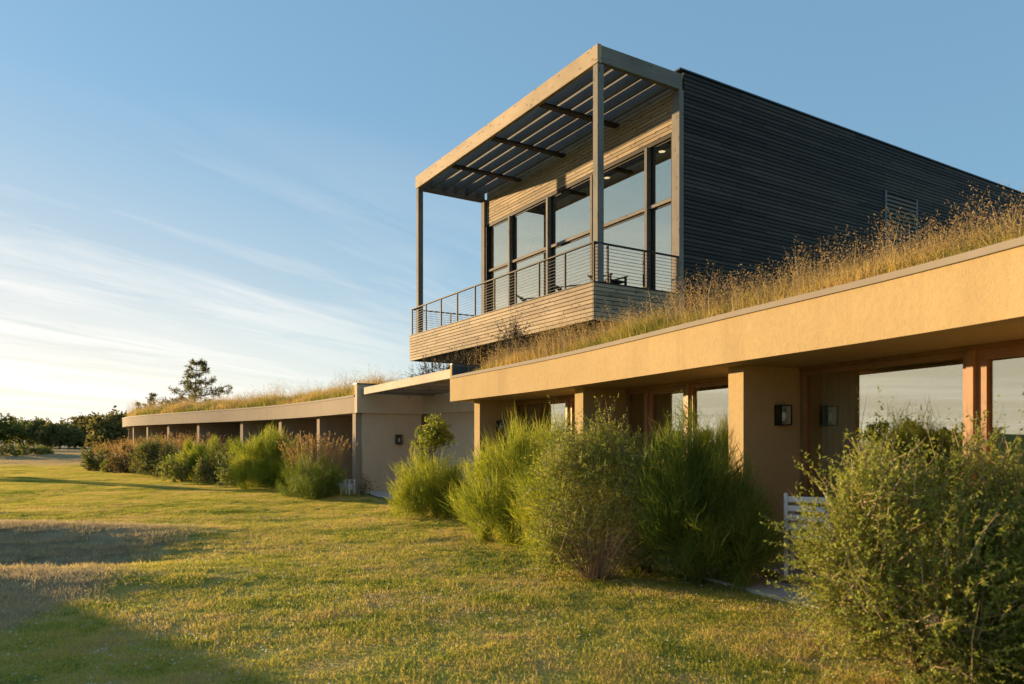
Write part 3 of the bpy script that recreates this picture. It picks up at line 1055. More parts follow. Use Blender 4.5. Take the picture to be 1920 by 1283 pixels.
tag(path_, None, None, None, 'structure')

# timber trellis over the entrance
tp0 = ff.p(-0.23, 0.15)
tp1 = fe.p(0.11, 0.18)
TF = Frame((tp0.x, tp0.y), (tp1.x - tp0.x, tp1.y - tp0.y))
if TF.ay.dot(Vector((0.8, 0.5))) < 0:
    TF = Frame((tp0.x, tp0.y), (tp1.x - tp0.x, tp1.y - tp0.y), (-TF.ay.x, -TF.ay.y))
TL = (Vector((tp1.x, tp1.y)) - Vector((tp0.x, tp0.y))).length
tr = thing('timber_trellis', 'pale timber trellis bridging the gap between the two wings', 'trellis', (tp0.x, tp0.y, 3.05))
box('beam', TF, 0.0, TL, 0.0, 0.10, 3.06, 3.28, M['trellis_wood'], tr, 0.008)
for k in range(12):
    y = 0.22 + k * 0.17
    box('slat', TF, 0.0, TL, y, y + 0.10, 3.145, 3.185, M['cedar'], tr, 0.004)
for k in range(5):
    x = 0.5 + k * (TL - 1.0) / 4
    box('rafter', TF, x - 0.03, x + 0.03, 0.102, 2.3, 3.065, 3.143, M['beam_wood'], tr, 0.004, 'y')


# ------------------------------------------------------------------ wall lanterns
def lantern(o, ax, ay, z, label, s=1.0):
    """box lantern on a wall; ax runs along the wall, ay points out of it"""
    f = Frame(o, ax, ay)
    t = thing('wall_lantern', label, 'lantern', f.p(0, 0, z), 0, 'wall lanterns')
    w, h, d = 0.085 * s, 0.125 * s, 0.12 * s
    box('back_plate', f, -w, w, 0.002, 0.014, z - h, z + h, M['black'], t)
    box('top', f, -w, w, 0.014, d, z + h - 0.014, z + h, M['black'], t)
    box('bottom', f, -w, w, 0.014, d, z - h, z - h + 0.014, M['black'], t)
    for sx in (-w, w - 0.012):
        box('corner_bar', f, sx, sx + 0.012, d - 0.012, d, z - h + 0.014, z + h - 0.014, M['black'], t)
    box('pane', f, -w + 0.012, w - 0.012, d - 0.008, d - 0.005, z - h + 0.014, z + h - 0.014, M['lamp_glass'], t)
    for sx in (-w + 0.004, w - 0.007):
        box('pane', f, sx, sx + 0.003, 0.014, d - 0.012, z - h + 0.014, z + h - 0.014, M['lamp_glass'], t)
    c = f.p(0, d * 0.55, z)
    V, Fc = tubes([([c + Vector((0, 0, -0.07 * s)), c + Vector((0, 0, -0.03 * s)), c + Vector((0, 0, 0.02 * s)), c + Vector((0, 0, 0.045 * s))],
                    [0.012 * s, 0.03 * s, 0.028 * s, 0.008 * s])], 10)
    mesh('bulb', V, Fc, M['bulb'], t, None, True)


for k, (i, off, z, s, lab) in enumerate(((2, 0.98, 1.92, 1.0, 'black box lantern on the dark pillar wall left of the wide window'),
                                         (4, 0.92, 1.93, 1.0, 'black box lantern above the tall broom by the last ochre pillar'))):
    f = NEAR.frame(fin_s[i])
    q = f.p(-0.14, off)
    lantern((q.x, q.y), (f.ay.x, f.ay.y), (-f.ax.x, -f.ax.y), z, lab, s)
q = ff.p(-0.10, 1.45)
lantern((q.x, q.y), (ff.ay.x, ff.ay.y), (-ff.ax.x, -ff.ax.y), 1.66, 'small lantern on the plain end wall beside the round topped tree', 1.25)


# ------------------------------------------------------------------ white patio chairs
def white_chair(loc, rz, label, s=1.0):
    t = thing('patio_chair', label, 'chair', loc, rz, 'white patio chairs')
    f = Frame((loc[0], loc[1]), (math.cos(rz), math.sin(rz)), (-math.sin(rz), math.cos(rz)))
    z = loc[2]
    for sx in (-0.23 * s, 0.19 * s):
        box('leg', f, sx, sx + 0.04, -0.24 * s, -0.24 * s + 0.04, z, z + 0.64 * s, M['white'], t, 0.006, 'z')
        box('leg', f, sx, sx + 0.04, 0.20 * s, 0.20 * s + 0.04, z, z + 0.92 * s, M['white'], t, 0.006, 'z')
        box('armrest', f, sx - 0.01, sx + 0.05, -0.25 * s, 0.20 * s - 0.001, z + 0.64 * s + 0.001, z + 0.665 * s, M['white'], t, 0.006, 'y')
    box('seat', f, -0.19 * s, 0.19 * s, -0.235 * s, 0.20 * s, z + 0.42 * s, z + 0.45 * s, M['white'], t, 0.008)
    for k in range(4):
        box('back_slat', f, -0.188 * s, 0.188 * s, 0.208 * s, 0.228 * s, z + (0.52 + k * 0.10) * s, z + (0.585 + k * 0.10) * s, M['white'], t, 0.005)


white_chair((3.30, 8.2, 0.115), R(150), 'white patio chair half hidden by the big leafy bush')
white_chair((-4.88, 21.95, 0.02), R(70), 'low white patio chair between the rounded broom and the end wall', 0.66)

# ------------------------------------------------------------------ vegetation tools
def unit(v):
    return v / np.maximum(np.linalg.norm(v, axis=-1, keepdims=True), 1e-9)


def rand_dir(n):
    return unit(rng.normal(size=(n, 3)))


def strips(P, D, L, W, bend=0.15, droop=0.0):
    """n tapering two-segment blades: 5 verts, 3 tris each"""
    n = len(P)
    side = unit(np.cross(D, rand_dir(n))) * (W[:, None] * 0.5)
    b = rng.normal(size=(n, 3)) * bend
    b[:, 2] -= droop
    mid = P + D * (L[:, None] * 0.55)
    tip = P + unit(D + b) * L[:, None]
    V = np.stack([P - side, P + side, mid - side * 0.8, mid + side * 0.8, tip], 1).reshape(-1, 3)
    k = np.arange(n)[:, None] * 5
    T = np.concatenate([k + [0, 1, 3], k + [0, 3, 2], k + [2, 3, 4]], 1).reshape(-1, 3)
    return V, T


def leaves(P, D, L, W):
    """n folded diamond leaves: 4 verts, 2 tris each"""
    n = len(P)
    side = unit(np.cross(D, rand_dir(n)))
    up = np.cross(side, D)
    mid = P + D * (L[:, None] * 0.45) + up * (L[:, None] * 0.06)
    V = np.stack([P, mid + side * W[:, None] * 0.5, P + D * L[:, None], mid - side * W[:, None] * 0.5], 1).reshape(-1, 3)
    k = np.arange(n)[:, None] * 4
    T = np.concatenate([k + [0, 1, 2], k + [0, 2, 3]], 1).reshape(-1, 3)
    return V, T


class Acc:
    def __init__(self):
        self.V, self.T, self.a, self.n = [], [], [], 0

    def add(self, VT, val, per):
        V, T = VT
        self.V.append(V)
        self.T.append(T + self.n)
        self.a.append(np.repeat(val, per))
        self.n += len(V)

    def build(self, name, mat, parent=None):
        o = tri_mesh(name, np.concatenate(self.V), np.concatenate(self.T), mat, parent, np.concatenate(self.a))
        if parent is not None:
            o['kind'] = 'stuff'
        return o


def clusters(lobes, k):
    """k spray origins on and inside a set of ellipsoids (relative to the base)"""
    w = np.array([l[3] * l[4] * l[5] for l in lobes]) ** 0.75
    idx = rng.choice(len(lobes), k, p=w / w.sum())
    Lb = np.array(lobes)[idx]
    d = rand_dir(k)
    r = rng.uniform(0.25, 1.0, k) ** 0.45
    r *= 1 + 0.14 * rng.normal(size=k)
    C = Lb[:, :3] + d * Lb[:, 3:6] * r[:, None]
    return C, d, r


def auto_lobes(rx, h, n, seed, flat=0.0):
    g = np.random.default_rng(seed)
    out = [(0, 0, h * 0.50, rx * 0.80, rx * 0.80, h * 0.46)]
    for i in range(n):
        a = g.uniform(0, 2 * math.pi)
        q = g.uniform(0.35, 0.62) * rx
        hh = g.uniform(0.55, 0.98) * h
        if i % 3 == 2:
            hh = g.uniform(0.35, 0.55) * h
            q = g.uniform(0.5, 0.72) * rx
        out.append((q * math.cos(a), q * math.sin(a), hh * 0.55, rx * g.uniform(0.34, 0.52), rx * g.uniform(0.34, 0.52), hh * 0.46))
    return out


def base_stems(parent, loc, lobes, n, rad, name='stem', mat='bark'):
    """a few real branches from the ground into the crown"""
    for i in range(n):
        l = lobes[i % len(lobes)]
        a = 2 * math.pi * i / n + random.uniform(-.3, .3)
        s = Vector((0.06 * math.cos(a), 0.06 * math.sin(a), -0.05))
        e = Vector((l[0] + 0.4 * l[3] * math.cos(a), l[1] + 0.4 * l[4] * math.sin(a), l[2] + l[5] * 0.3))
        m = s.lerp(e, 0.5) + Vector((random.uniform(-.06, .06), random.uniform(-.06, .06), 0.05))
        V, Fc = tubes([([s + Vector(loc), m + Vector(loc), e + Vector(loc)], [rad, rad * 0.7, rad * 0.3])], 6)
        mesh(name, V, Fc, M[mat], parent, None, True)


def ground_z(x, y):
    return float(H(x, y))


def broom(name, x, y, rx, h, label, mat='broom', n=9000, ln=(0.22, 0.5), wd=0.010, seed=1, lobes=None, extra_leaf=0, twig=0, group='shrubs along the wings', z=None, spike=0.55):
    """upright rush-like shrub: sprays of thin green stems"""
    z = ground_z(x, y) - 0.02 if z is None else z
    loc = (x, y, z)
    t = thing(name, label, 'shrub', loc, 0, group)
    lobes = lobes or auto_lobes(rx, h, 10, seed)
    base_stems(t, loc, lobes, 5, 0.014)
    n = int(n * 1.4)
    wd = wd * 0.8
    k = max(70, n // 85)
    C, d, r = clusters(lobes, k)
    cd = unit(d * np.array([0.75, 0.75, 0.35]) + np.array([0, 0, 0.55]) + rng.normal(size=(k, 3)) * 0.22)
    tone = rng.uniform(0, 1, k)
    ci = rng.integers(0, k, n)
    P = C[ci] + rng.normal(size=(n, 3)) * np.array([0.055, 0.055, 0.085]) * (rx / 0.8) ** 0.5 - cd[ci] * (0.28 * rng.uniform(0, 1, n))[:, None]
    D = unit(cd[ci] + rng.normal(size=(n, 3)) * 0.27 + np.array([0, 0, 0.10]))
    L = rng.uniform(ln[0] * 0.5, ln[1] * 0.75, n) * (0.7 + 0.5 * np.clip(D[:, 2], 0, 1))
    P[:, 2] = np.maximum(P[:, 2], 0.02)
    A = Acc()
    A.add(strips(P + loc, D, L, rng.uniform(0.6, 1.2, n) * wd), np.clip(tone[ci] * 0.6 + rng.uniform(0, 0.45, n), 0, 1), 3)
    # tall spikes that break the outline
    m = int(n * 0.06)
    top = rng.integers(0, k, m)
    S = C[top] + rng.normal(size=(m, 3)) * 0.05
    SD = unit(np.array([0, 0, 1.0]) + d[top] * 0.25 + rng.normal(size=(m, 3)) * 0.12)
    S[:, 2] = np.maximum(S[:, 2], 0.05)
    A.add(strips(S + loc, SD, rng.uniform(0.5, 1.0, m) * spike, np.full(m, wd)), rng.uniform(0.3, 1, m), 3)
    extra_leaf = max(extra_leaf, n // 4)
    if extra_leaf:
        e = extra_leaf
        q = rng.integers(0, n, e)
        LP = P[q] + D[q] * (L[q] * rng.uniform(0.2, 1, e))[:, None]
        A.add(leaves(LP + loc, unit(D[q] + rng.normal(size=(e, 3)) * 0.8), rng.uniform(0.02, 0.04, e), rng.uniform(0.008, 0.014, e)), rng.uniform(0.2, 1, e), 2)
    A.build('foliage', M[mat], t)
    return t


def leaf_bush(name, x, y, rx, h, label, mat='leaf', n=900, leaf=(0.025, 0.05), seed=1, lobes=None, per=14, shoot=0.32, aspect=0.38, group='shrubs along the wings', z=None,
              cat='shrub', stems=6, stem_r=0.02, twigs=0, droop=0.0, k_div=5, skirt=True):
    """shrub of leafy shoots: n shoots with per leaves each"""
    z = ground_z(x, y) - 0.02 if z is None else z
    loc = (x, y, z)
    t = thing(name, label, cat, loc, 0, group)
    lobes = lobes or auto_lobes(rx, h, 8, seed)
    if stems:
        base_stems(t, loc, lobes, stems, stem_r)
    k = max(30, n // k_div)
    C, d, r = clusters(lobes, k)
    cd = unit(d * np.array([0.9, 0.9, 0.5]) + np.array([0, 0, 0.42 - droop]) + rng.normal(size=(k, 3)) * 0.28)
    tone = rng.uniform(0, 1, k)
    ci = rng.integers(0, k, n)
    P = C[ci] + rng.normal(size=(n, 3)) * 0.06 - cd[ci] * shoot * 0.45
    D = unit(cd[ci] + rng.normal(size=(n, 3)) * 0.42)
    L = shoot * rng.uniform(0.55, 1.3, n)
    up = rng.uniform(0, 1, n) < 0.09
    D[up] = unit(D[up] * 0.35 + np.array([0, 0, 1.0]))
    L[up] *= 1.7
    P[:, 2] = np.maximum(P[:, 2], 0.03)
    TW = Acc()
    TW.add(strips(P + loc, D, L, np.full(n, 0.006 if leaf[1] < 0.09 else 0.02), 0.1), rng.uniform(0, 1, n), 3)
    if twigs:
        # bare woody twigs fanning up from the foot
        a = rng.uniform(0, 2 * math.pi, twigs)
        s = np.stack([np.cos(a), np.sin(a), np.zeros(twigs)], 1) * rng.uniform(0.01, 0.20, twigs)[:, None]
        td = unit(s * rng.uniform(1.0, 7.0, twigs)[:, None] + np.array([0, 0, 1.0]) + rng.normal(size=(twigs, 3)) * 0.28)
        TW.add(strips(s + loc, td, rng.uniform(0.35, 0.85, twigs) * h, rng.uniform(0.004, 0.008, twigs), 0.30), rng.uniform(0.2, 1, twigs), 3)
    TW.build('twigs', M['twig'], t)
    f = (np.arange(per) + rng.uniform(0, 1, (n, per))) / per
    LP = P[:, None] + D[:, None] * (L[:, None] * (0.15 + 0.85 * f))[..., None]
    LD = unit(D[:, None] * 0.7 + rng.normal(size=(n, per, 3)) * 0.75 + np.array([0, 0, -droop * 0.6]))
    m = n * per
    Ll = rng.uniform(leaf[0], leaf[1], m)
    A = Acc()
    val = np.clip(np.repeat(tone[ci], per) * 0.5 + rng.uniform(0, 0.55, m), 0, 1)
    LPf = LP.reshape(-1, 3)
    LPf[:, 2] = np.maximum(LPf[:, 2], 0.015)
    A.add(leaves(LPf + loc, LD.reshape(-1, 3), Ll, Ll * aspect), val, 2)
    A.build('foliage', M[mat], t)
    return t


def plume(name, x, y, r, h, label, n=260, mat='dry_plume', z=None, group='dry ornamental grasses'):
    """clump of tall dry grass with feathery heads"""
    z = ground_z(x, y) - 0.02 if z is None else z
    h = h + 0.32
    loc = np.array((x, y, z))
    t = thing(name, label, 'grass clump', tuple(loc), 0, group)
    a = rng.uniform(0, 2 * math.pi, n)
    q = r * np.sqrt(rng.uniform(0, 1, n))
    B = np.stack([q * np.cos(a), q * np.sin(a), np.zeros(n)], 1)
    D = unit(B * 0.35 / max(r, .1) + np.array([0, 0, 1.0]) + rng.normal(size=(n, 3)) * 0.13)
    L = h * rng.uniform(0.65, 1.05, n)
    A = Acc()
    A.add(strips(B + loc, D, L, np.full(n, 0.009)), rng.uniform(0, 1, n), 3)
    A.build('stalks', M[mat], t)
    per = 16
    f = rng.uniform(0.68, 1.0, (n, per))
    P = (B + loc)[:, None] + D[:, None] * (L[:, None] * f)[..., None]
    LD = unit(D[:, None] + rng.normal(size=(n, per, 3)) * 0.5)
    m = n * per
    A = Acc()
    A.add(leaves(P.reshape(-1, 3), LD.reshape(-1, 3), rng.uniform(0.05, 0.10, m), np.full(m, 0.018)), rng.uniform(0, 1, m), 2)
    A.build('seed_heads', M[mat], t)
    return t


# ------------------------------------------------------------------ roof meadows
def roof_meadow(name, path, s0, s1, n_grass, n_oat, label_z, hmax, scale=1.0, depth=2.6, clump_seed=3, lo_=1.0):
    g = np.random.default_rng(clump_seed)

    def soil(off):
        return np.interp(off, [0.3, 0.9, 2.0, 3.5, 6.0], [3.02, 3.12, 3.25, 3.36, 3.42])

    def place(n, lo, hi, pw):
        s = g.uniform(s0, s1, n)
        off = lo + (hi - lo) * g.uniform(0, 1, n) ** pw
        p = path.many(s, off)
        return s, off, np.concatenate([p, soil(off)[:, None] - 0.02], 1)

    s, off, P = place(n_grass, 0.31, depth, 1.5)
    dens = 0.5 + 0.5 * np.sin(s * 1.7 + 2 * np.sin(s * 0.6)) * np.sin(off * 2.1 + s)
    D = unit(np.array([0, 0, 1.0]) + rng.normal(size=(len(P), 3)) * 0.19)
    L = np.interp(s, [0, 6, 10], [lo_, 1.0, 1.0]) * (0.15 + 0.32 * rng.uniform(0, 1, len(P))) * scale * (0.6 + 0.8 * dens) * np.interp(off, [0.3, 0.8], [0.75, 1.1])
    val = np.clip(0.25 + 0.35 * np.sin(s * 0.9 + off * 1.3 + 1.0) + rng.uniform(-.3, .45, len(P)), 0, 1)
    val = np.clip(val + (L / L.max() - 0.42) * 0.7, 0, 1)
    A = Acc()
    A.add(strips(P, D, L, rng.uniform(0.006, 0.013, len(P)) * scale, 0.25, 0.05), val, 3)
    o = A.build(name, M['roofgrass'])
    tag(o, 'green and straw coloured meadow grass growing on the ' + label_z, 'grass', None, 'stuff')
    # tall oats in loose drifts
    k = max(6, n_oat // 14)
    cs = g.uniform(s0, s1, k)
    co = 0.45 + (depth - 0.5) * g.uniform(0, 1, k) ** 1.3
    ch = g.uniform(0.45, 1.0, k)
    ci = g.integers(0, k, n_oat)
    off = np.clip(co[ci] + g.normal(size=n_oat) * 0.22, 0.33, depth + 0.4)
    s = np.clip(cs[ci] + g.normal(size=n_oat) * 0.30, s0, s1)
    p = path.many(s, off)
    P = np.concatenate([p, soil(off)[:, None] - 0.02], 1)
    lean = np.stack([g.normal(size=k) * 0.16, g.normal(size=k) * 0.16, np.ones(k)], 1)[ci]
    D = unit(lean + g.normal(size=(n_oat, 3)) * 0.12)
    L = np.interp(s, [0, 6, 10], [lo_, 1.0, 1.0]) * hmax * ch[ci] * g.uniform(0.55, 1.1, n_oat)
    A = Acc()
    A.add(strips(P, D, L, np.full(n_oat, 0.008) * scale, 0.14, 0.02), g.uniform(0.2, 1, n_oat), 3)
    per = 18
    f = 0.62 + 0.42 * (np.arange(per)[None] + g.uniform(0, 1, (n_oat, per))) / per
    spread = 0.042 * scale
    Q = P[:, None] + D[:, None] * (L[:, None] * f)[..., None] + g.normal(size=(n_oat, per, 3)) * spread * np.array([1, 1, .5]) * (1.25 - f)[..., None] * 2.2
    LD = unit(np.array([0, 0, -0.9]) + g.normal(size=(n_oat, per, 3)) * 0.55 + D[:, None] * 0.9)
    m = n_oat * per
    A.add(leaves(Q.reshape(-1, 3), LD.reshape(-1, 3), g.uniform(0.020, 0.042, m) * scale, g.uniform(0.006, 0.011, m) * scale), g.uniform(0, 1, m), 2)
    o = A.build('wild_oats', M['oat'])
    tag(o, 'tall nodding wild oats with dry seed heads on the ' + label_z, 'grass', None, 'stuff')


roof_meadow('roof_grass', NEAR, 0.3, NEAR.L - 0.15, 62000, 3600, 'ochre wing roof', 0.86, 1.0, 2.8, 3, 0.62)
roof_meadow('roof_grass', FAR, 0.1, FAR.L - 0.4, 52000, 1900, 'long curved wing roof', 1.15, 1.25, 3.4, 8)

# ------------------------------------------------------------------ shrubs
broom('broom_bush', -1.66, 15.6, 1.0, 1.45, 'round green broom below the small round topped tree', 'broom', 13000, (0.16, 0.34), 0.011, 21, spike=0.22, extra_leaf=7000)
broom('broom_bush', 0.22, 12.1, 1.2, 1.9, 'tall feathery bright green broom in front of the last ochre pillar', 'broom', 19000, (0.25, 0.5), 0.010, 5, extra_leaf=5000)
broom('broom_bush', 0.72, 10.3, 0.72, 1.55, 'mid height green broom tucked behind the olive leaved shrub', 'broom', 9000, (0.2, 0.42), 0.009, 91, extra_leaf=2500, spike=0.25)
leaf_bush('leafy_shrub', 1.62, 9.0, 0.42, 1.0, 'low olive shrub filling the gap before the dark dense broom', 'leaf_dark', 500, (0.025, 0.05), 92, None, 14, 0.26, 0.4)
leaf_bush('willow_leaved_shrub', 1.02, 8.75, 0.80, 1.78, 'olive leaved shrub with bare red brown twigs at its foot, between two tall brooms', 'leaf', 2700, (0.022, 0.052), 33, per=16, shoot=0.30, aspect=0.30, twigs=380, droop=0.10, stems=4, stem_r=0.010,
          lobes=[(0, 0, 1.20, 0.62, 0.55, 0.55), (-0.42, -0.05, 1.05, 0.36, 0.36, 0.50), (-0.45, -0.1, 0.55, 0.26, 0.3, 0.45), (0.40, 0.0, 1.25, 0.36, 0.36, 0.42), (0.1, 0.15, 1.45, 0.42, 0.4, 0.38), (-0.2, 0.1, 1.45, 0.34, 0.34, 0.34), (0.55, 0.1, 0.95, 0.36, 0.36, 0.45), (-0.5, 0.1, 0.3, 0.3, 0.3, 0.3), (0.5, 0.15, 0.45, 0.3, 0.3, 0.4), (-0.15, -0.25, 0.62, 0.30, 0.2, 0.30), (0.25, -0.2, 0.75, 0.3, 0.2, 0.28), (0.0, 0.3, 0.45, 0.5, 0.2, 0.4)])
broom('broom_bush', 2.05, 8.35, 0.82, 1.88, 'dark dense broom against the pillar that carries the box lantern', 'broom_dark', 18000, (0.20, 0.45), 0.008, 12, extra_leaf=3000, spike=0.26)
leaf_bush('leafy_shrub', 2.70, 4.70, 0.92, 1.62, 'big yellow green leafy bush closest to the camera', 'leaf', 4200, (0.014, 0.034), 44, per=21, shoot=0.26, aspect=0.45, k_div=7,
          lobes=[(0, 0, 0.80, 0.70, 0.62, 0.72), (-0.45, 0.0, 0.85, 0.40, 0.40, 0.62), (0.45, 0.05, 0.85, 0.42, 0.40, 0.66), (-0.1, -0.2, 0.55, 0.62, 0.5, 0.50), (-0.25, 0.1, 1.25, 0.34, 0.34, 0.34), (0.2, 0.1, 1.28, 0.36, 0.3, 0.34), (-0.68, 0.1, 1.05, 0.26, 0.22, 0.26), (-0.62, 0.0, 0.62, 0.28, 0.3, 0.4), (0.55, 0.0, 1.22, 0.3, 0.3, 0.3)])
broom('broom_bush', 3.12, 4.45, 0.42, 1.25, 'dark upright broom at the right flank of the big leafy bush', 'broom_dark', 7000, (0.20, 0.42), 0.008, 61, extra_leaf=1500, spike=0.4)

broom('broom_bush', -5.75, 21.2, 1.08, 1.25, 'low rounded broom beside the white chair at the end wall', 'broom_dark', 9000, (0.14, 0.28), 0.013, 71, spike=0.2)
plume('dry_grass_clump', -6.0, 22.6, 0.45, 1.55, 'orange dry grass clump behind the low rounded broom', 220)
leaf_bush('low_plant', -4.35, 21.55, 0.30, 0.62, 'small dark straggly plant at the foot of the end wall', 'leaf_red', 60, (0.04, 0.08), 9, None, 10, 0.3, 0.3, stems=3, stem_r=0.008)
broom('broom_bush', -8.3, 25.3, 1.42, 2.1, 'tall bushy broom near the middle of the curved wing', 'broom', 11000, (0.25, 0.5), 0.015, 14)
leaf_bush('leafy_shrub', -9.8, 26.5, 0.75, 1.35, 'yellow green leafy shrub leaning on the tall bushy broom', 'leaf', 420, (0.05, 0.09), 15, None, 12, 0.3, 0.4)
leaf_bush('leafy_shrub', -11.1, 27.8, 0.88, 1.55, 'olive rounded shrub second left of the tall bushy broom', 'leaf_dark', 520, (0.05, 0.09), 16, None, 12, 0.3, 0.45)
broom('broom_bush', -12.4, 30.0, 1.3, 1.85, 'bright green domed broom half way along the curved wing', 'broom', 7000, (0.25, 0.45), 0.018, 17, spike=0.3)
leaf_bush('leafy_shrub', -13.0, 29.2, 0.78, 1.15, 'low yellow green shrub in front of the domed broom', 'leaf', 380, (0.05, 0.09), 18, None, 12, 0.3, 0.45)
leaf_bush('leafy_shrub', -16.3, 33.8, 1.3, 1.80, 'large dark olive shrub before the far half of the curved wing', 'leaf_dark', 800, (0.06, 0.11), 19, None, 12, 0.36, 0.45)
leaf_bush('leafy_shrub', -14.6, 32.4, 1.0, 1.35, 'dull green shrub right of the large dark olive shrub', 'leaf_dark', 420, (0.06, 0.10), 29, None, 12, 0.34, 0.45)
plume('dry_grass_clump', -16.6, 36.1, 0.7, 1.75, 'pinkish dry grass clump above the large dark olive shrub', 200)
plume('dry_grass_clump', -14.6, 34.2, 0.6, 1.65, 'pinkish dry grass clump above the dull green shrub', 160)
leaf_bush('leafy_shrub', -19.6, 37.4, 0.95, 1.35, 'russet shrub near the far end of the curved wing', 'leaf_red', 420, (0.06, 0.11), 20, None, 12, 0.34, 0.5)
leaf_bush('leafy_shrub', -20.9, 38.6, 0.42, 0.78, 'small green shrub between the russet shrub and the last dark one', 'leaf', 200, (0.06, 0.10), 22, None, 12, 0.26, 0.5)
leaf_bush('leafy_shrub', -22.8, 40.7, 0.9, 1.30, 'last dark shrub of the row along the curved wing', 'leaf_dark', 380, (0.06, 0.11), 23, None, 12, 0.32, 0.5)
for i, (x, y, r, h, lab) in enumerate(((-19.2, 39.2, 0.8, 1.55, 'orange dry grass clump behind the russet shrub'), (-21.5, 42.0, 0.9, 1.5, 'orange dry grass clump at the far end of the curved wing'),
                                       (-23.6, 44.2, 0.9, 1.35, 'last orange dry grass clump beyond the row of shrubs'), (-17.9, 37.6, 0.7, 1.5, 'orange dry grass clump left of the pinkish ones'))):
    plume('dry_grass_clump', x, y, r, h, lab, 240)
# yellow bloom in the dark broom, dry plant between the brooms, small dark shrubs on the roof
leaf_bush('flower_head', 1.62, 8.15, 0.07, 0.10, 'single yellow flower head between the olive shrub and the dark broom', 'yellow', 30, (0.015, 0.03), 3, [(0, 0, 0, 0.05, 0.05, 0.05)], 8, 0.06, 0.5, None, 1.27, 'flower', stems=0)
leaf_bush('dry_plant', -0.62, 13.4, 0.22, 0.95, 'dry brown plant between the round broom and the tall feathery broom', 'leaf_red', 70, (0.04, 0.07), 6, None, 8, 0.2, 0.4, None, cat='plant', stems=3, stem_r=0.008)
leaf_bush('roof_shrub', 0.02, 16.9, 0.45, 1.35, 'dark spiky shrub on the ochre wing roof in front of the balcony boards', 'juniper', 300, (0.035, 0.07), 7, None, 22, 0.42, 0.3, None, 3.10, stems=4, stem_r=0.012)
leaf_bush('roof_shrub', -2.25, 23.6, 1.0, 1.5, 'spreading dark juniper under the balcony corner above the trellis', 'juniper', 620, (0.03, 0.07), 8, per=20, shoot=0.38, aspect=0.3, group=None, z=3.0, stems=4, stem_r=0.015,
          lobes=[(0, 0, 0.65, 0.9, 0.7, 0.5), (-0.7, 0.3, 0.45, 0.5, 0.4, 0.3), (0.8, 0, 0.95, 0.6, 0.5, 0.45)])


# ------------------------------------------------------------------ trees
def tree(name, x, y, h, rx, label, mat='leaf_dark', n=500, leaf=(0.10, 0.2), seed=1, trunk=0.12, z=None, group=None, crown_lo=0.28, shoot=0.55, per=12, aspect=0.55, lobes=None, k_div=5):
    z = ground_z(x, y) - 0.03 if z is None else z
    loc = (x, y, z)
    t = thing(name, label, 'tree', loc, 0, group)
    g = np.random.default_rng(seed)
    ch = h * (1 - crown_lo)
    if lobes is None:
        lobes = [(0, 0, h * crown_lo + ch * 0.48, rx * 0.72, rx * 0.72, ch * 0.44)]
        for i in range(7):
            a = g.uniform(0, 6.283)
            lobes.append((rx * .55 * math.cos(a), rx * .55 * math.sin(a), h * crown_lo + ch * g.uniform(0.28, 0.72), rx * g.uniform(.32, .5), rx * g.uniform(.32, .5), ch * g.uniform(.2, .3)))
    paths = [([Vector(loc), Vector(loc) + Vector((0.05 * rx, 0.03, h * 0.35)), Vector(loc) + Vector((-0.04 * rx, 0.02, h * 0.62)), Vector(loc) + Vector((0, 0, h * 0.9))],
              [trunk, trunk * 0.75, trunk * 0.5, trunk * 0.12])]
    for l in lobes[1:]:
        s = Vector(loc) + Vector((0, 0, max(h * crown_lo * 0.9, l[2] - 0.35 * h)))
        e = Vector(loc) + Vector(l[:3])
        paths.append(([s, s.lerp(e, .5) + Vector((0, 0, .05 * h)), e], [trunk * .4, trunk * .28, trunk * .1]))
    V, Fc = tubes(paths, 7)
    mesh('trunk', V, Fc, M['bark'], t, None, True)
    k = max(24, n // k_div)
    C, d, r = clusters(lobes, k)
    cd = unit(d + rng.normal(size=(k, 3)) * 0.35 + np.array([0, 0, 0.2]))
    tone = rng.uniform(0, 1, k)
    ci = rng.integers(0, k, n)
    P = C[ci] + rng.normal(size=(n, 3)) * shoot * 0.28 - cd[ci] * shoot * 0.5
    D = unit(cd[ci] + rng.normal(size=(n, 3)) * 0.45)
    L = shoot * rng.uniform(0.5, 1.2, n)
    f = rng.uniform(0.05, 1, (n, per))
    LP = P[:, None] + D[:, None] * (L[:, None] * f)[..., None]
    LD = unit(D[:, None] * 0.5 + rng.normal(size=(n, per, 3)) * 0.8)
    m = n * per
    Ll = rng.uniform(leaf[0], leaf[1], m)
    A = Acc()
    A.add(leaves(LP.reshape(-1, 3) + loc, LD.reshape(-1, 3), Ll, Ll * aspect), np.clip(np.repeat(tone[ci], per) * .5 + rng.uniform(0, .55, m), 0, 1), 2)
    A.build('crown', M[mat], t)
    return t


# small round topped tree at the entrance
tree('round_topped_tree', -2.05, 18.9, 2.35, 0.56, 'small round topped tree on a thin stem before the entrance wall', 'leaf', 420, (0.04, 0.075), 51, 0.03, crown_lo=0.56, shoot=0.22, per=14)


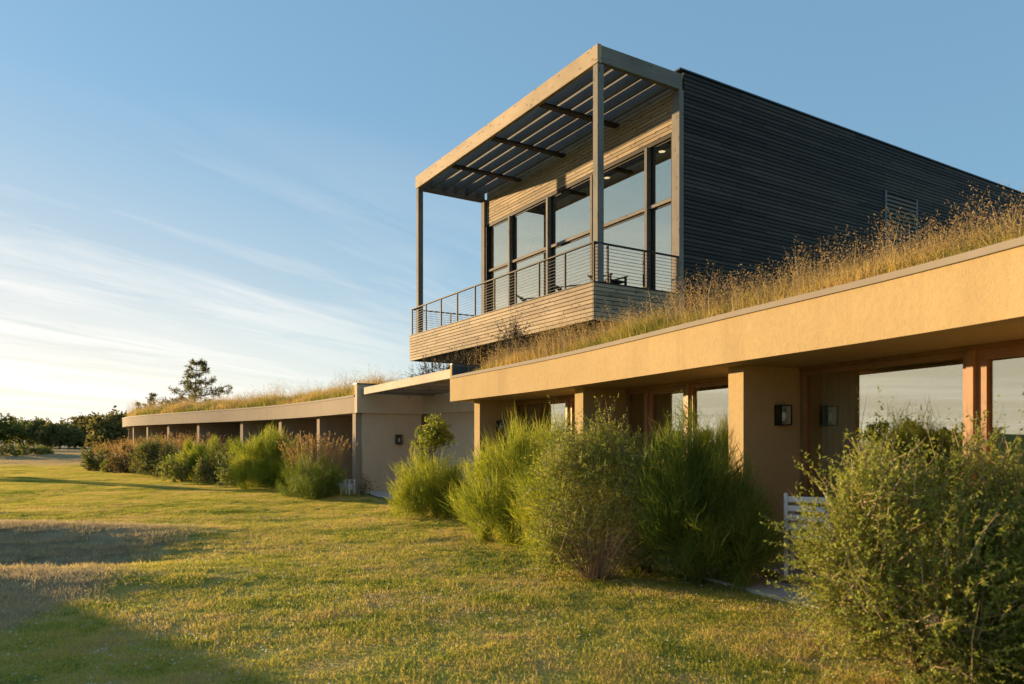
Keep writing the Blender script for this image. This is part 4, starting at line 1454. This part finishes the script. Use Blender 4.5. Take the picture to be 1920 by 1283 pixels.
def conifer(name, x, y, h, rx, label, seed, tiers=11, lean=0.0, z=None, dens=1.0, base=0.22):
    """wind-shaped conifer with flat separated branch tiers"""
    g = np.random.default_rng(seed)
    z = ground_z(x, y) - 0.03 if z is None else z
    o = Vector((x, y, z))
    t = thing(name, label, 'tree', tuple(o), 0, None)
    paths = [([o, o + Vector((lean * .3, 0, h * .5)), o + Vector((lean, 0, h))], [0.016 * h, 0.011 * h, 0.002 * h])]
    Ps, Ds = [], []
    for i in range(tiers):
        fz = base + (0.98 - base) * i / (tiers - 1)
        nb = int(g.integers(3, 6))
        for b in range(nb):
            a = g.uniform(0, 6.283)
            Lb = rx * (1.04 - fz) ** 1.25 * g.uniform(0.55, 1.15) * (1.0 + 0.25 * math.cos(a))
            s = o + Vector((lean * fz, 0, h * fz))
            dr = Vector((math.cos(a), math.sin(a), g.uniform(0.02, 0.28)))
            e = s + dr * Lb
            mid = s.lerp(e, .55) - Vector((0, 0, .03 * Lb))
            paths.append(([s, mid, e], [0.005 * h, 0.0035 * h, 0.001 * h]))
            m = int(26 * dens * max(.4, Lb / rx * 2.0))
            f = g.uniform(0.25, 1.05, m) ** 0.7
            pp = np.array(s)[None] + np.outer(f, np.array(dr * Lb)) + g.normal(size=(m, 3)) * np.array([.10, .10, .035]) * (0.5 + Lb)
            Ps.append(pp)
            Ds.append(unit(np.array(dr)[None] + g.normal(size=(m, 3)) * 0.5 + np.array([0, 0, .25])))
    V, Fc = tubes(paths, 5)
    mesh('trunk', V, Fc, M['bark'], t, None, True)
    P, D = np.concatenate(Ps), np.concatenate(Ds)
    per = 14
    n = len(P)
    sh = 0.055 * h
    f = g.uniform(0, 1, (n, per))
    LP = P[:, None] + D[:, None] * (sh * f)[..., None]
    LD = unit(D[:, None] + g.normal(size=(n, per, 3)) * .7)
    m = n * per
    A = Acc()
    A.add(leaves(LP.reshape(-1, 3), LD.reshape(-1, 3), g.uniform(.022, .042, m) * h, g.uniform(.004, .008, m) * h), g.uniform(0, 1, m), 2)
    A.build('crown', M['conifer'], t)


def at(u, Y):
    return (u - 960) / F_PX * Y


conifer('windswept_conifer', at(362, 62), 62, 8.3, 6.6, 'windswept conifer rising behind the grass roof of the curved wing', 4, 10, 0.3, base=0.40, dens=1.0)
conifer('windswept_conifer', at(288, 64), 64, 5.6, 4.6, 'low conifer branches left of the windswept conifer, just above the grass roof', 5, 7, -0.2, base=0.5)
conifer('young_conifer', at(256, 68), 68, 5.0, 1.1, 'slim conifer tip at the far end of the grass roof', 6, 9, 0, base=0.2)
far_trees = [
    (20, 131, 6.4, 6.2, 'leaf_dark', 'dark rounded tree at the far left edge'),
    (-30, 125, 5.9, 5.4, 'leaf_dark', 'dark tree mostly cut by the left edge'),
    (52, 141, 5.7, 3.5, 'leaf_dark', 'thin crowned tree with sky showing through, right of the dark rounded tree'),
    (84, 128, 5.4, 2.7, 'tree_leaf', 'pointed olive tree left of the dune grass'),
    (112, 125, 4.6, 4.0, 'tree_leaf', 'broad olive bushy tree above the dune'),
    (142, 138, 5.3, 3.7, 'leaf_dark', 'grey green tree behind the broad olive one'),
    (158, 134, 6.2, 2.4, 'conifer', 'dark pointed tree in the middle of the far row'),
    (178, 131, 5.6, 2.9, 'conifer', 'dark tree second from the end of the curved wing'),
    (196, 131, 6.4, 2.9, 'conifer', 'tall dark tree beside the light green one'),
    (222, 79, 4.4, 2.6, 'tree_leaf', 'light green tree touching the end of the curved wing'),
    (240, 86, 4.8, 2.2, 'tree_leaf', 'green tree rising behind the rounded end of the curved wing'),
]
for i, (u, Y, h, r, mt, lab) in enumerate(far_trees):
    tree('background_tree', at(u, Y), Y, h, r, lab, mt, 640, (0.24, 0.46), 80 + i, 0.14, None, 'trees beyond the lawn', 0.0, 1.0, 12, 0.6)
for i, (u, Y, h, r, lab) in enumerate(((22, 64, 0.95, 2.6, 'low green hedge shrub under the dark rounded tree'), (58, 66, 0.8, 2.0, 'low green hedge shrub left of the dune'))):
    leaf_bush('low_shrub', at(u, Y), Y, r, h, lab, 'leaf_dark', 320, (0.09, 0.16), 200 + i, None, 12, 0.4, 0.5, 'low shrubs on the dune', stems=3)

# trees west of the lawn, beyond the picture's edge: they show as the dark line mirrored in the room windows and throw the long shadow on the lawn
ords = ['first', 'second', 'third', 'fourth', 'fifth', 'sixth', 'seventh', 'eighth', 'ninth', 'tenth', 'eleventh', 'twelfth', 'thirteenth', 'fourteenth', 'fifteenth', 'sixteenth']
for i in range(16):
    az = R(40 + i * 5.2)
    dist = 172 + 12 * math.sin(i * 2.3)
    x, y = -math.sin(az) * dist, math.cos(az) * dist
    tree('background_tree', x, y, random.uniform(4.8, 6.8), random.uniform(7.0, 9.5), ords[i] + ' dark tree of the wood line beyond the lawn, counted from the dunes', 'leaf_dark', 220, (0.5, 0.9), 300 + i, 0.2, None, 'wood line beyond the lawn', 0.0, 1.5, 12, 0.6)
conifer('young_conifer', -31.2, 36.8, 4.4, 0.95, 'slim conifer whose long shadow crosses the lawn', 31, 12, 0, base=0.06, dens=1.6)

# ------------------------------------------------------------------ lawn
def blade_patch(name, n, size, lmin, lmax, w, mat, spread=0.45, droop=0.1):
    P = np.concatenate([rng.uniform(-size / 2, size / 2, (n, 2)), np.full((n, 1), -0.008)], 1)
    D = unit(np.array([0, 0, 1.0]) + rng.normal(size=(n, 3)) * spread)
    D[:, 2] = np.abs(D[:, 2])
    V, T = strips(P, D, rng.uniform(lmin, lmax, n), rng.uniform(0.6, 1.2, n) * w, 0.4, droop)
    me = bpy.data.meshes.new(name)
    me.from_pydata(V.tolist(), [], T.tolist())
    a = me.attributes.new('v', 'FLOAT', 'FACE')
    a.data.foreach_set('value', np.repeat(rng.uniform(0, 1, n), 3).astype(np.float32))
    me.materials.append(mat)
    return bpy.data.objects.new(name, me)


def scatter(name, pts, variants, scl, label, cat):
    """one object whose points carry instanced grass patches"""
    src = bpy.data.collections.new(name + '_source')
    for v in variants:
        src.objects.link(v)
    me = bpy.data.meshes.new(name)
    me.from_pydata(pts.tolist(), [], [])
    n = len(pts)
    for nm, ty, val in (('rot', 'FLOAT', rng.uniform(0, 6.283, n).astype(np.float32)), ('scl', 'FLOAT', scl.astype(np.float32)), ('pick', 'INT', rng.integers(0, len(variants), n).astype(np.int32))):
        me.attributes.new(nm, ty, 'POINT').data.foreach_set('value', val)
    o = link(bpy.data.objects.new(name, me))
    tag(o, label, cat, None, 'stuff')
    ng = bpy.data.node_groups.new(name, 'GeometryNodeTree')
    ng.interface.new_socket('Geometry', in_out='INPUT', socket_type='NodeSocketGeometry')
    ng.interface.new_socket('Geometry', in_out='OUTPUT', socket_type='NodeSocketGeometry')
    N, Lk = ng.nodes, ng.links
    gi_, go_ = N.new('NodeGroupInput'), N.new('NodeGroupOutput')
    iop = N.new('GeometryNodeInstanceOnPoints')
    ci = N.new('GeometryNodeCollectionInfo')
    ci.inputs['Collection'].default_value = src
    ci.inputs['Separate Children'].default_value = True
    ci.inputs['Reset Children'].default_value = True

    def attr(nm, ty):
        a = N.new('GeometryNodeInputNamedAttribute')
        a.data_type = ty
        a.inputs['Name'].default_value = nm
        return a.outputs['Attribute']
    cx = N.new('ShaderNodeCombineXYZ')
    Lk.new(attr('rot', 'FLOAT'), cx.inputs[2])
    sx = N.new('ShaderNodeCombineXYZ')
    sa = attr('scl', 'FLOAT')
    sx.inputs[0].default_value = 1.0
    sx.inputs[1].default_value = 1.0
    Lk.new(sa, sx.inputs[2])
    Lk.new(gi_.outputs[0], iop.inputs['Points'])
    Lk.new(ci.outputs[0], iop.inputs['Instance'])
    iop.inputs['Pick Instance'].default_value = True
    Lk.new(attr('pick', 'INT'), iop.inputs['Instance Index'])
    Lk.new(cx.outputs[0], iop.inputs['Rotation'])
    Lk.new(sx.outputs[0], iop.inputs['Scale'])
    Lk.new(iop.outputs[0], go_.inputs[0])
    md = o.modifiers.new('grass', 'NODES')
    md.node_group = ng
    return o


step = 0.40
xs, ys = np.meshgrid(np.arange(-46, 6, step), np.arange(2.6, 56, step))
pts = np.stack([xs.ravel(), ys.ravel()], 1) + rng.uniform(-0.16, 0.16, (xs.size, 2))
ex = np.interp(pts[:, 1], EDGE_Y, EDGE_X)
keep = (pts[:, 0] < ex - 0.42) & (pts[:, 0] > -0.80 * pts[:, 1] - 4.0)
# the paved entrance stays clear
keep &= ~((pts[:, 1] > 16.3) & (pts[:, 1] < 23.4) & (pts[:, 0] > np.interp(pts[:, 1], [16.4, 20.0, 23.3], [-2.0, -3.9, -5.3])))
pts = pts[keep]
z = H(pts[:, 0], pts[:, 1])
rough = np.minimum(((pts[:, 0] + 9.0) / 3.6) ** 2 + ((pts[:, 1] - 11.4) / 2.9) ** 2, ((pts[:, 0] + 5.4) / 1.1) ** 2 + ((pts[:, 1] - 6.6) / 2.6) ** 2) + rng.uniform(-.2, .2, len(pts)) < 1.0
lawn = np.concatenate([pts, z[:, None]], 1)
height = 0.65 + 0.7 * (0.5 + 0.5 * np.sin(pts[:, 0] * 1.9 + 2 * np.sin(pts[:, 1] * 0.8)) * np.sin(pts[:, 1] * 2.3 + pts[:, 0]))
height = height * np.exp(rng.normal(size=len(height)) * 0.16)
scatter('lawn_grass', lawn, [blade_patch('lawn_patch', 760, 0.56, 0.024, 0.052, 0.0055, M['blade'], 0.38) for _ in range(6)], height, 'short mown lawn with dry and green patches in front of the wings', 'lawn')
rp = lawn[rough]
# dry grass of the far dunes
fx, fy = np.meshgrid(np.arange(-84, -22, 0.62), np.arange(50, 92, 0.62))
fp = np.stack([fx.ravel(), fy.ravel()], 1) + rng.uniform(-.25, .25, (fx.size, 2))
fp = fp[(fp[:, 0] < np.interp(fp[:, 1], [50, 60, 92], [-27.5, -29, -30])) & (fp[:, 0] > -0.80 * fp[:, 1] - 4)]
fp = np.concatenate([fp, H(fp[:, 0], fp[:, 1])[:, None]], 1)
rp = np.concatenate([rp, fp])
scatter('rough_grass', rp, [blade_patch('rough_patch', 330, 0.74, 0.035, 0.095, 0.006, M['straw'], 0.55, 0.2) for _ in range(4)], np.ones(len(rp)), 'dry unmown grass round the hollow at the lawn edge and on the far dunes', 'grass')

# white clover heads in the nearer lawn
n = 9000
cx = rng.uniform(-9, 3.2, n)
cy = 4.0 + 12 * rng.uniform(0, 1, n) ** 1.4
den = 0.5 + 0.5 * np.sin(cx * 1.3 + 1.7 * np.sin(cy * 0.9)) * np.sin(cy * 1.6 + 0.6 * cx)
ok = (rng.uniform(0, 1, n) < den ** 1.5 * 0.9) & (cx < np.interp(cy, EDGE_Y, EDGE_X) - 0.5) & (cx > -0.75 * cy - 1)
cx, cy = cx[ok], cy[ok]
n = len(cx)
C = np.stack([cx, cy, H(cx, cy) + rng.uniform(0.035, 0.06, n)], 1)
r = rng.uniform(0.005, 0.011, n)[:, None]
oc = np.array([[1, 0, 0], [0, 1, 0], [-1, 0, 0], [0, -1, 0], [0, 0, .9], [0, 0, -.7]])
V = (C[:, None] + oc[None] * r[:, None]).reshape(-1, 3)
ft = np.array([[0, 1, 4], [1, 2, 4], [2, 3, 4], [3, 0, 4], [1, 0, 5], [2, 1, 5], [3, 2, 5], [0, 3, 5]])
T = (np.arange(n)[:, None, None] * 6 + ft[None]).reshape(-1, 3)
o = tri_mesh('clover_flowers', V, T, M['clover'], None, np.repeat(rng.uniform(0, 1, n), 8))
tag(o, 'small white clover heads sprinkled over the near lawn', 'flowers', None, 'stuff')
